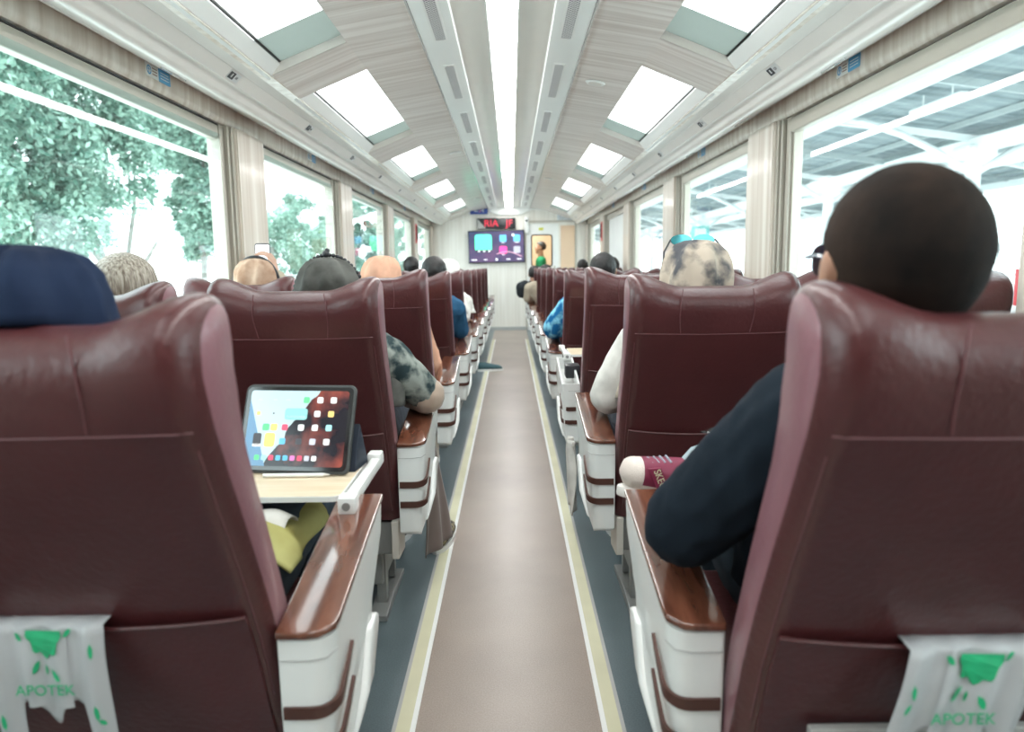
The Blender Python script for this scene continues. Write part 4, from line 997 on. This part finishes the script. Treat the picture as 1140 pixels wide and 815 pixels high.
for s in (-1, 1): ball(bm, TL3 @ V(s*.106, -.005, -.02), (.016, .028, .034), 2)
o = fin('headband', bm, blackp, pL3)
e = empty('mobile_phone', ph_c); e.rotation_euler = (-.12, 0, .12); tag(e, 'dark mobile phone held up in front of the near left window', 'phone')
bm = NB(); prism(bm, rrect(0, 0, .076, .155, .012), 'y', -.004, .004); fin('phone_case', bm, blackp, e, bevel=.0015, seg=1)
bm = NB(); prism(bm, rrect(0, 0, .068, .142, .008), 'y', -.0046, -.004); fin('phone_screen', bm, emis('phone_screen_light', (.55, .60, .68), .9, col2=(.8, .85, .9), vscale=20), e, smooth=False)
# left aisle third row: peach scarf
person('person wearing a peach coloured headscarf', (-.602, 3.50, 1.085), 0, 0, .95, at=(-1, 3, 'aisle'), hips=aisle_hips(-1, 3), cloth=peach, scarf=peach, skin_m=skin_l, sh=(-.60, 3.52, .87))
# left aisle, row four: black hair, blue sleeve
person('person with short black hair leaning to the aisle, blue shirt sleeve on the armrest', (-.468, 4.62, 1.105), -.05, 0, .92, at=(-1, 4, 'aisle'), hips=aisle_hips(-1, 4), cloth=teal_b, hair=hair_b, skin_m=skin_l, sleeve='half',
       arms={1: dict(elbow=(-.325, 4.76, .74), wrist=(-.34, 4.98, .72), fat=1.1)}, sh=(-.50, 4.66, .88))
person('person in a pale headscarf far down the left side', (-.50, 6.0, 1.095), 0, 0, .95, at=(-1, 5, 'aisle'), hips=aisle_hips(-1, 5), cloth=pale_s, scarf=pale_s, sh=(-.52, 6.03, .86), arms={1: dict(elbow=(-.375, 5.93, .74), wrist=(-.38, 6.10, .72))})
person('person with dark hair and a dark cap band by the far left windows', (-1.115, 8.3, 1.145), 0, 0, 1.0, at=(-1, 7, 'window'), hips=win_hips(-1, 7), cloth=dark_c, hair=hair_b, sh=(-1.13, 8.31, .90), hairkw=dict(thick=.016))
# right, first row: buzz cut man with glasses
hcR = (.490, .880, 1.135)
pR1, TR1 = person('person with a buzz cut and glasses in the right foreground, dark navy long sleeve', hcR, -.10, .05, 1.06, roll=.0, at=(1, 1, 'aisle'), hips=(.60, 1.28, .57), cloth=dnavy, pants=jeans, hair=buzz, hairkw=dict(thick=.007, nape=-1.2, wob=.0008, front=.02), sh=(.585, 1.0, .93),
       arms={-1: dict(elbow=(.292, 1.105, .735), wrist=(.425, 1.40, .72), fat=1.18, hand=(.25, 1, -.1)), 1: {}}, vox=.006,
       legs={-1: ((.50, 1.72, .60), (.50, 1.80, .12)), 1: ((.80, 1.62, .66), (.52, 1.62, .70))}, shoe_m=blackp)
bm = NB()
for s in (-1, 1):
    tube(bm, [TR1 @ (V(s*(.074+.004*q), .094-.105*q, .016+.004*math.sin(q*3)-.010*(q > .85))*1.06) for q in (0, .25, .5, .75, 1)], .0028, 6)
gl = fin('glasses_frame', bm, mat('blue_grey_frame', (.12, .18, .24), .25, var=.1, coat=.6), pR1)
bm = NB()
for s in (-1, 1):
    pl = rrect(s*.037, .012, .060, .042, .012, 3); bb = NB(); prism(bb, pl, 'y',  .092, .095)
    for v in bb.verts: v.co = TR1 @ (v.co*1.06)
    me = bpy.data.meshes.new('t'); bb.to_mesh(me); bb.free(); bm.from_mesh(me)
for v in bm.verts: pass
fin('lens', bm, darkglass, gl, smooth=False)
bm = NB(); tube(bm, [TR1 @ (V(x, .094, .020)*1.06) for x in (-.068, -.01, 0, .01, .068)], .003, 6); fin('bridge', bm, blackp, gl)
# right, second row: patterned scarf with teal sunglasses on top
pR2, TR2 = person('person in a beige patterned headscarf with teal sunglasses on top and a cream sleeve', (.600, 2.27, 1.088), -.08, 0, 1.05, at=(1, 2, 'aisle'), hips=aisle_hips(1, 2), cloth=cream_c, scarf=pat_s, scarfkw=dict(wide=1.03), sh=(.60, 2.34, .90),
       arms={-1: dict(elbow=(.335, 2.33, .725), wrist=(.40, 2.58, .71), fat=1.12), 1: {}}, vox=.007)
bm = NB()
for s in (-1, 1):
    bb = NB(); prism(bb, [(s*.036+.034*math.cos(a), .020*math.sin(a)) for a in [2*PI*k/20 for k in range(20)]], 'z', -.002, .002)
    for v in bb.verts: v.co = TR2 @ ((Euler((1.15, 0, 0)).to_matrix() @ v.co) + V(0, .075, .138))
    me = bpy.data.meshes.new('t'); bb.to_mesh(me); bb.free(); bm.from_mesh(me)
sg = fin('sunglasses_lens', bm, mat('teal_mirror_lens', (.02, .30, .34), .08, metal=.6, coat=1, var=.2, vscale=20), pR2, angle=30)
for s in (-1, 1):
    bm = NB(); tube(bm, [TR2 @ V(s*.070, .072, .140), TR2 @ V(s*.096, .03, .10), TR2 @ V(s*.105, -.02, .05)], .003, 6); fin('sunglasses_temple', bm, blackp, pR2)
# right row four : black hair, blue batik
person('person with thin black hair wearing a bright blue batik shirt', (.605, 4.62, 1.110), .1, 0, 1.0, at=(1, 4, 'aisle'), hips=aisle_hips(1, 4), cloth=batik, hair=hair_b, sh=(.56, 4.66, .88), hairkw=dict(thick=.006),
       arms={-1: dict(elbow=(.295, 4.66, .745), wrist=(.37, 4.92, .72), fat=1.3)})
person('person with dark hair by the far right windows', (1.20, 8.5, 1.12), 0, 0, 1.0, at=(1, 7, 'window'), hips=win_hips(1, 7), cloth=dark_c, hair=hair_b, sh=(1.18, 8.5, .88), hairkw=dict(thick=.014))
person('person with dark hair and a beige sleeve leaning toward the aisle, far right side', (.47, 9.35, 1.045), 0, 0, 1.0, at=(1, 8, 'aisle'), hips=aisle_hips(1, 8), cloth=beige_c, hair=hair_b, sh=(.42, 9.36, .86), arms={-1: dict(elbow=(.245, 9.38, .74), wrist=(.33, 9.6, .72), fat=1.15)})
person('person in a charcoal jacket leaning toward the aisle, farthest on the right side', (.36, 10.5, 1.03), 0, 0, 1.0, at=(1, 9, 'aisle'), hips=aisle_hips(1, 9), cloth=dark_c, hair=hair_b, sh=(.33, 10.5, .85), arms={-1: dict(elbow=(.17, 10.5, .76), wrist=(.28, 10.74, .72), fat=1.25)})
person('person with dark hair beside the last right window', (1.10, 10.9, 1.12), 0, 0, 1.0, at=(1, 9, 'window'), hips=win_hips(1, 9), cloth=teal_b, hair=hair_b, sh=(1.10, 10.9, .88))
# standing beyond the door window
person('person with dark hair and a green shirt standing beyond the end door window', (.60, 14.15, 1.50), PI/2, 0, 1.0, hips=(.62, 14.15, .84), cloth=green_c, hair=hair_b, sh=(.61, 14.15, 1.24), stand=True, skin_m=skin, arms={-1: dict(elbow=(.60, 13.93, .98), wrist=(.45, 13.96, .84)), 1: dict(elbow=(.60, 14.37, .98), wrist=(.45, 14.34, .84))})
# ================================================================ SMALL THINGS
# tablet on the tray
tz = .7005; e = empty('tablet_computer', (-.470, 1.535, tz)); e.rotation_euler = (0, 0, -.13)
tag(e, 'tablet computer with a lit home screen propped on the fold-out tray', 'tablet')
tilt = -.42; Rt = Euler((tilt, 0, 0)).to_matrix().to_4x4() 
def addrot(o): o.rotation_euler = (tilt, 0, 0); return o
TW, TH = .250, .190
bm = NB(); prism(bm, rrect(0, TH/2+.006, TW+.012, TH+.012, .016, 5), 'y', 0, .010); cs = addrot(fin('tablet_case', bm, mat('grey_rubber_case', (.045, .05, .05), .5, var=.1), e, bevel=.003)); cs.location.z = .004
bm = NB(); prism(bm, rrect(0, TH/2+.006, TW, TH, .012, 5), 'y', -.0012, .0); fin('bezel', bm, mat('black_glass', (.01, .01, .012), .08, var=.1, coat=1), cs, smooth=False)
scm = bpy.data.materials.new('tablet_wallpaper'); scm.use_nodes = True; nt = scm.node_tree; N = nt.nodes; L = nt.links; b = N['Principled BSDF']
tc = N.new('ShaderNodeTexCoord'); sp = N.new('ShaderNodeSeparateXYZ'); L.new(tc.outputs['Object'], sp.inputs[0])
ns = N.new('ShaderNodeTexNoise'); ns.inputs['Scale'].default_value = 14; ns.inputs['Detail'].default_value = 6; L.new(tc.outputs['Object'], ns.inputs[0])
rock = ramp(ns.outputs[0], (.012, .010, .016), (.26, .06, .045), .45, .72)
def M_(op, a, b_=None, c_=None):
    n_ = N.new('ShaderNodeMath'); n_.operation = op
    for i, q in enumerate((a, b_, c_)):
        if q is None: continue
        if isinstance(q, (int, float)): n_.inputs[i].default_value = q
        else: L.new(q, n_.inputs[i])
    return n_.outputs[0]
diag = M_('ADD', M_('MULTIPLY', sp.outputs[2], .62), M_('MULTIPLY', M_('ADD', ns.outputs[0], -.5), .05))
sky_f = M_('GREATER_THAN', M_('SUBTRACT', diag, sp.outputs[0]), .075)
blue_f = M_('GREATER_THAN', M_('SUBTRACT', M_('MULTIPLY', sp.outputs[2], -.35), sp.outputs[0]), .058)
skyc = N.new('ShaderNodeRGB'); skyc.outputs[0].default_value = (.42, .55, .60, 1); blc = N.new('ShaderNodeRGB'); blc.outputs[0].default_value = (.10, .22, .36, 1)
wp = mixc(blue_f, mixc(sky_f, rock, skyc.outputs[0]), blc.outputs[0]); L.new(wp, b.inputs['Base Color']); L.new(wp, b.inputs['Emission Color']); b.inputs['Emission Strength'].default_value = .28; b.inputs['Roughness'].default_value = .15
bm = NB(); prism(bm, rrect(0, TH/2+.006, TW-.018, TH-.018, .007, 4), 'y', -.0016, -.0011); ts = fin('screen', bm, scm, cs, smooth=False)
iw = emis('icon_white', (.85, .85, .85), .22); ig = emis('icon_green', (.12, .65, .25), .22); ib = emis('icon_blue', (.12, .45, .75), .22); ir = emis('icon_red', (.80, .08, .15), .22); io = emis('icon_orange', (.85, .55, .18), .22); ik = emis('icon_dark', (.05, .05, .06), .3); ic = emis('icon_cyan', (.35, .75, .78), .22); ipk = emis('icon_magenta', (.7, .2, .5), .22); it = emis('icon_teal', (.25, .55, .55), .22)
it_ = []
xr = [.018, .052, .085]
def row(z, cols): 
    for x, m_ in cols: it_.append((x, z, .016, .016, m_))
row(.172, [(.018, ig), (.052, iw), (.085, iw)]); row(.138, [(.048, iw), (.082, io)]); row(.104, [(-.028, ir), (.012, iw), (.046, iw), (.080, ic)]); row(.070, [(-.030, ib), (.010, ik), (.044, tgr), (.078, iw)])
it_ += [(-.004, .137, .060, .030, it), (-.004, .130, .050, .006, iw), (-.075, .104, .018, .018, ig), (-.055, .104, .018, .018, io), (-.093, .075, .022, .030, ik), (-.062, .073, .028, .036, io), (-.093, .060, .022, .008, iw), (-.098, .172, .010, .003, tgr), (-.060, .172, .010, .003, tgr), (-.028, .172, .012, .003, tgr), (-.098, .138, .010, .010, io), (-.060, .138, .004, .004, ik)]
for q, m_ in enumerate((ig, ic, ir, ib, ib, ipk, ir, tgr, iw)): it_.append((-.088+.0175*q, .030, .013, .013, m_))
for q, (x, z, w_, h_, m_) in enumerate(it_):
    bm = NB(); prism(bm, rrect(x*.95, (z+.006)*.93, w_*.88, h_*.88, min(w_, h_)*.2, 3), 'y', -.0021, -.0015); fin('app_icon', bm, m_, ts, smooth=False)
bm = NB(); prism(bm, [(.035, 0), (.125, .0), (.080, .10)], 'x', .095, .135); fin('folding_stand', bm, mat('navy_case_flap', (.02, .03, .05), .6, var=.1), e, bevel=.002, smooth=False)
e = empty('stylus', (-.455, 1.518, tz)); tag(e, 'white stylus lying along the lower edge of the tablet', 'stylus')
bm = NB(); tube(bm, [(-.07, 0, .005), (.062, 0, .005)], .0042, 12); fin('barrel', bm, white, e)
bm = NB(); tube(bm, [(.0605, 0, .005), (.075, 0, .005)], [.0042, .0012], 12); fin('tip', bm, warm_grey, e)
# yellow-olive cloth over the knee
def drape(name, pts_fn, nu, nv, m, label, cat, th=.004, loc=(0, 0, 0)):
    bm = NB(); g = [[bm.verts.new(pts_fn(i/nu, j/nv)) for j in range(nv+1)] for i in range(nu+1)]
    for i in range(nu):
        for j in range(nv): bm.faces.new((g[i][j], g[i+1][j], g[i+1][j+1], g[i][j+1]))
    o = fin(name, bm, m, None, angle=180, recalc=False); md = o.modifiers.new('thickness', 'SOLIDIFY'); md.thickness = th
    o.location = loc
    if label: tag(o, label, cat)
    return o
def f_(u, v):
    y = 1.20+.36*u; a = math.radians(-62+122*v); r = .112-.020*u + .010*math.sin(u*9+v*7) + .006*noise.noise(V(u*6, v*6, 1))
    return (-.488+r*math.sin(a)*1.05, y+.02*math.sin(a*2), .553+r*math.cos(a)-.010*u)
drape('folded_jacket', f_, 30, 30, olive, 'yellow-olive jacket draped over a knee beside the tray', 'jacket')
def f2(u, v):
    a = math.radians(-60+120*v); r = .045+.006*math.sin(u*8+3*v)
    return (-.55+.125*u, 1.36+.055*math.sin(a)+.02*u, .640-.02*u*u+r*math.cos(a)*.9)
drape('white_cloth', f2, 14, 18, cream_c, 'bunched white cloth lying on the olive jacket under the tray', 'cloth')
# sneaker on crossed leg, toe over the armrest
sm_w = mat('white_mesh_shoe', (.72, .62, .56), .6, bump=.4, bscale=300, var=.06); sm_m = mat('maroon_shoe', (.20, .02, .055), .5, var=.1); sole_w = mat('white_rubber_sole', (.75, .72, .68), .5, var=.03)
e = empty('sneaker', (.348, 1.58, .674)); e.rotation_euler = (0, .14, .12); e.scale = (.88, .88, .88)
tag(e, 'white and maroon sneaker on a crossed leg, toe pointing into the aisle', 'shoe')
# local: toe towards -x, sole facing -y and down
def shoe_ring(t):   # t 0 heel .. 1 toe ; local x from +.15 to -.095
    x = .150-.250*t; h = .058-.018*max(0, (t-.35)/.65)**1.2; w_ = .040+.010*math.sin(min(1, t)*PI*.85)
    k = 1 if t < .9 else math.sqrt(max(.05, 1-((t-.9)/.1)**2*.9)); k *= 1 if t > .06 else .8
    return x, h*k, w_*k
bm = NB(); rr = []
for i in range(22):
    t = i/21; x, h, w_ = shoe_ring(t)
    rr.append([bm.verts.new((x, w_*math.sin(a)*1.0, h*math.cos(a)*.9+.006*t)) for a in [2*PI*k/24 for k in range(24)]])
for i, (a, b_) in enumerate(zip(rr, rr[1:])):
    for k in range(24):
        f = bm.faces.new((a[k], a[(k+1) % 24], b_[(k+1) % 24], b_[k])); f.material_index = 1 if ((4 < i < 17 and not 8 <= k <= 15) or i < 3) else 0
bm.faces.new(rr[0][::-1]); bm.faces.new(rr[-1])
up = fin('upper', bm, [sm_w, sm_m], e, angle=60)
bm = NB(); pl = []
for k in range(28):
    a = 2*PI*k/28; pl.append((.025+.130*math.cos(a), .046*math.sin(a)+ .003*math.cos(a)))
prism(bm, pl, 'z', -.058, -.030); fin('sole', bm, sole_w, e, bevel=.006)
bm = NB(); prism(bm, [(-.045, .03), (-.015, .035), (.025, -.030), (-.008, -.035)], 'y', -.0535, -.046); fin('side_stripe', bm, sm_m, e, smooth=False)
text('side_letters', 'SKECH', .026, mat('pale_letter', (.65, .62, .42), .5, var=.05), (-.010, -.0545, .0), (PI/2, 1.05, 0), e, sx=.85)
bm = NB()
for q in range(5): tube(bm, [(.02-.016*q, -.026, .045-.002*q), (.012-.016*q, 0, .056-.003*q), (.02-.016*q, .026, .045-.002*q)], .003, 6)
fin('laces', bm, mat('grey_laces', (.30, .32, .38), .7, var=.1), e)
bm = NB(); tube(bm, [(.135, 0, .02+.0), (.150, 0, .055), (.152, 0, .068), (.140, 0, .070), (.134, 0, .05)], .006, 8); fin('pull_loop', bm, sm_m, e)
bm = NB(); tube(bm, [(.075, 0, .02), (.10, .0, .055), (.15, 0, .075)], [.034, .036, .038], 14); fin('ankle_sock', bm, mat('grey_sock', (.32, .38, .42), .9, var=.15, vscale=60), e)
# white dots along the dark sleeve
bm = NB()
for q in range(9):
    t = q/8; ball(bm, (-.300+.115*t-.02*math.sin(t*3), -.160+.30*t, .745+.035*math.sin(t*PI)+.0), .0052, 2)
fin('white_beads', bm, white, pR1)
# plastic bags hanging from the pockets
bagm = bpy.data.materials.new('translucent_plastic_bag'); bagm.use_nodes = True; nt = bagm.node_tree; N = nt.nodes; L = nt.links; b = N['Principled BSDF']
b.inputs['Base Color'].default_value = (.56, .57, .58, 1); b.inputs['Roughness'].default_value = .4; b.inputs['Alpha'].default_value = .86; MATS['bag'] = bagm
tcb = N.new('ShaderNodeTexCoord'); nb_ = N.new('ShaderNodeTexNoise'); nb_.inputs['Scale'].default_value = 18; L.new(tcb.outputs['Object'], nb_.inputs[0]); bp = N.new('ShaderNodeBump'); bp.inputs['Strength'].default_value = .4; bp.inputs['Distance'].default_value = .006; L.new(nb_.outputs[0], bp.inputs['Height']); L.new(bp.outputs[0], b.inputs['Normal'])
greenp = mat('green_print', (.02, .42, .18), .5, var=.12, vscale=30)
def bag(s, x0, x1, shear, label):
    y = rowy(1, s) + DY[1, s]; cx = s*.569
    e = empty('plastic_bag', ((x0+x1)/2, y, .5)); tag(e, label, 'plastic bag', 'green printed plastic bags')
    W = x1-x0; ox, oy = (x0+x1)/2, y; zt = .660
    def Pp(u, v, o=0):    # u 0..1 across, v 0 top .. 1 bottom
        x = x0+W*u + shear*v; z = zt+.004-.235*v
        xx = max(-HW+.01, min(HW-.01, (x-cx)))
        fold = .0035*math.sin(u*23)+.003*math.sin(u*9+1)
        return V(x-ox, (rear_y(xx, zt) + .35*(rear_y(0, max(z, .36))-rear_y(0, zt))) - .030 - fold - o - .012*math.sin(min(1, v*3)*PI/2), z-.5)
    # outline with the two handle holes and the flap tab
    def top_hole(u):     # v at which the solid part ends for each u (bag hangs upside down: handles point down)
        t = abs(u-.5)
        if t > .29: return 1.0
        if t > .275: return .62
        if t < .06: return .66 - .06*(t/.06)**2
        return .60 - .12*min(1, (t-.06)/.12)**.7 + .04*max(0, (t-.22)/.06)
    bm = NB(); nu = 60; cols = []
    for i in range(nu+1):
        u = i/nu; vb = top_hole(u); cols.append([bm.verts.new(Pp(u, vb*j/16)) for j in range(17)])
    for i in range(nu):
        for j in range(16):
            bm.faces.new((cols[i][j], cols[i][j+1], cols[i+1][j+1], cols[i+1][j]))
    # fold over the pocket hem
    tp = [bm.verts.new(Pp(i/nu, 0) + V(0, .034, .004)) for i in range(nu+1)]
    for i in range(nu): bm.faces.new((tp[i], cols[i][0], cols[i+1][0], tp[i+1]))
    o = fin('bag_film', bm, bagm, e, angle=180); md = o.modifiers.new('t', 'SOLIDIFY'); md.thickness = .0008
    # overlapping centre gusset
    bm = NB(); g = [[bm.verts.new(Pp(.30+.40*i/20, .0+.52*j/12, .003)) for j in range(13)] for i in range(21)]
    for i in range(20):
        for j in range(12): bm.faces.new((g[i][j], g[i][j+1], g[i+1][j+1], g[i+1][j]))
    fin('gusset', bm, bagm, e, angle=180)
    def patch(nm, shapes):
        for (uc, vc, pts) in shapes:
            bm = NB(); bm.faces.new([bm.verts.new(Pp(uc+a, vc+b2, .0055)) for a, b2 in pts]); 
            o = fin(nm, bm, greenp, e, smooth=False); md = o.modifiers.new('t', 'SOLIDIFY'); md.thickness = .0006
    half = [(.15*math.cos(a)*(1+.07*math.sin(9*a)), .17*math.sin(a)*(1+.10*math.sin(9*a))) for a in [PI*k/20 for k in range(21)]]
    patch('printed_flower', [(.52, .012, half)])
    def leaf(a0, s_=1): return [(.045*s_*(math.cos(a0)*p-math.sin(a0)*q*.45), .055*s_*(math.sin(a0)*p+math.cos(a0)*q*.45)) for p, q in ((1, 0), (.5, .8), (-.3, .9), (-1, 0), (-.3, -.9), (.5, -.8))]
    patch('printed_leaf', [(.42, .25, leaf(2.3)), (.60, .29, leaf(.7)), (.50, .27, leaf(1.6, .6)), (.92, .14, leaf(1.5, .9)), (.90, .55, leaf(1.4)), (.93, .62, leaf(.5, .7)), (.90, .74, leaf(-.4, 1.1)), (.07, .22, leaf(1.2, .9)), (.06, .32, leaf(2.0, .7)), (.09, .6, leaf(1.5)), (.06, .74, leaf(.4)), (.72, .03, leaf(-.5, .8)), (.30, .05, leaf(.5, .8))])
    t = text('green_letters', 'APOTEK', .022, greenp, tuple(Pp(.5, .385, .016)), (PI/2, 0, 0), e, ext=.0003)
bag(-1, -.715, -.553, .0, 'white plastic bag with green print hanging on the left foreground seat')
bag(1, .518, .690, -.045, 'white plastic bag with green print hanging on the right foreground seat')
# seat-frame bar below the right foreground backrest, part of that seat
bm = NB(); box(bm, -.15, .19, -.045, -.030, .475, .522); o = fin('frame_plate', bm, mat('light_grey_plate', (.42, .42, .40), .4, metal=.2, var=.04), SEATS[1, 1, 'aisle'], bevel=.003, smooth=False); o.location.y = -.068
# grey packet in the pocket of the second right seat
e = empty('snack_packet', (.585, rowy(2, 1)-.058, .645)); e.rotation_euler = (.25, .5, 0); tag(e, 'crumpled grey packet sticking out of a seat pocket on the right', 'packet')
bm = NB(); nn_ = 8; gg = [[bm.verts.new((-.04+.08*i/nn_, .006*noise.noise(V(i*.9, j*.9, 2)), -.04+.08*j/nn_)) for j in range(nn_+1)] for i in range(nn_+1)]
for i in range(nn_):
    for j in range(nn_): bm.faces.new((gg[i][j], gg[i+1][j], gg[i+1][j+1], gg[i][j+1]))
o = fin('packet_film', bm, mat('grey_film', (.16, .15, .15), .25, metal=.3, var=.3, vscale=40), e, angle=20); md = o.modifiers.new('t', 'SOLIDIFY'); md.thickness = .004
bm = NB(); box(bm, .005, .032, -.010, -.004, .0, .02); fin('packet_label', bm, white, e, smooth=False)
# brown bag / scarf end hanging beside the second left armrest
def f3(u, v):
    z = .56-.44*v; w_ = .05+.06*v; y = 2.56+(u-.5)*w_*2.0; x = -.300+.05*u*(.4+v)+.012*math.sin(u*12+v*3)*v + .010*v*math.sin(u*PI)
    return (x, y, z)
drape('brown_shawl', f3, 30, 24, mat('brown_fabric', (.15, .11, .095), .85, var=.15, sheen=.3), 'brown shawl end hanging to the floor beside the second left armrest', 'shawl')
def f4(u, v):
    z = .42-.30*v; y = 2.98+(u-.5)*(.12+.10*v); x = .262+.015*math.sin(u*10+v*4)+.01*v
    return (x, y, z)
drape('white_cloth', f4, 20, 16, cream_c, 'white cloth hanging beneath the open armrest on the right', 'cloth')
floral = mat('floral_shoe', (.35, .30, .18), .7, col2=(.05, .05, .05), vscale=60, var=.3, lo=.45, hi=.5)
for nm, p, d, m_, lb in (('shoe', (-.285, 2.86, .0), (.1, 1), floral, 'patterned slip-on shoe on the floor beyond the brown shawl'), ('shoe', (-.27, 7.9, 0), (1, .2), mat('dark_teal_shoe', (.04, .10, .12), .6, var=.1), 'dark shoe poking into the aisle far down the left side')):
    e = empty('shoe', p); tag(e, lb, 'shoe'); make_shoe(V(0, 0, 0), d, m_, e)
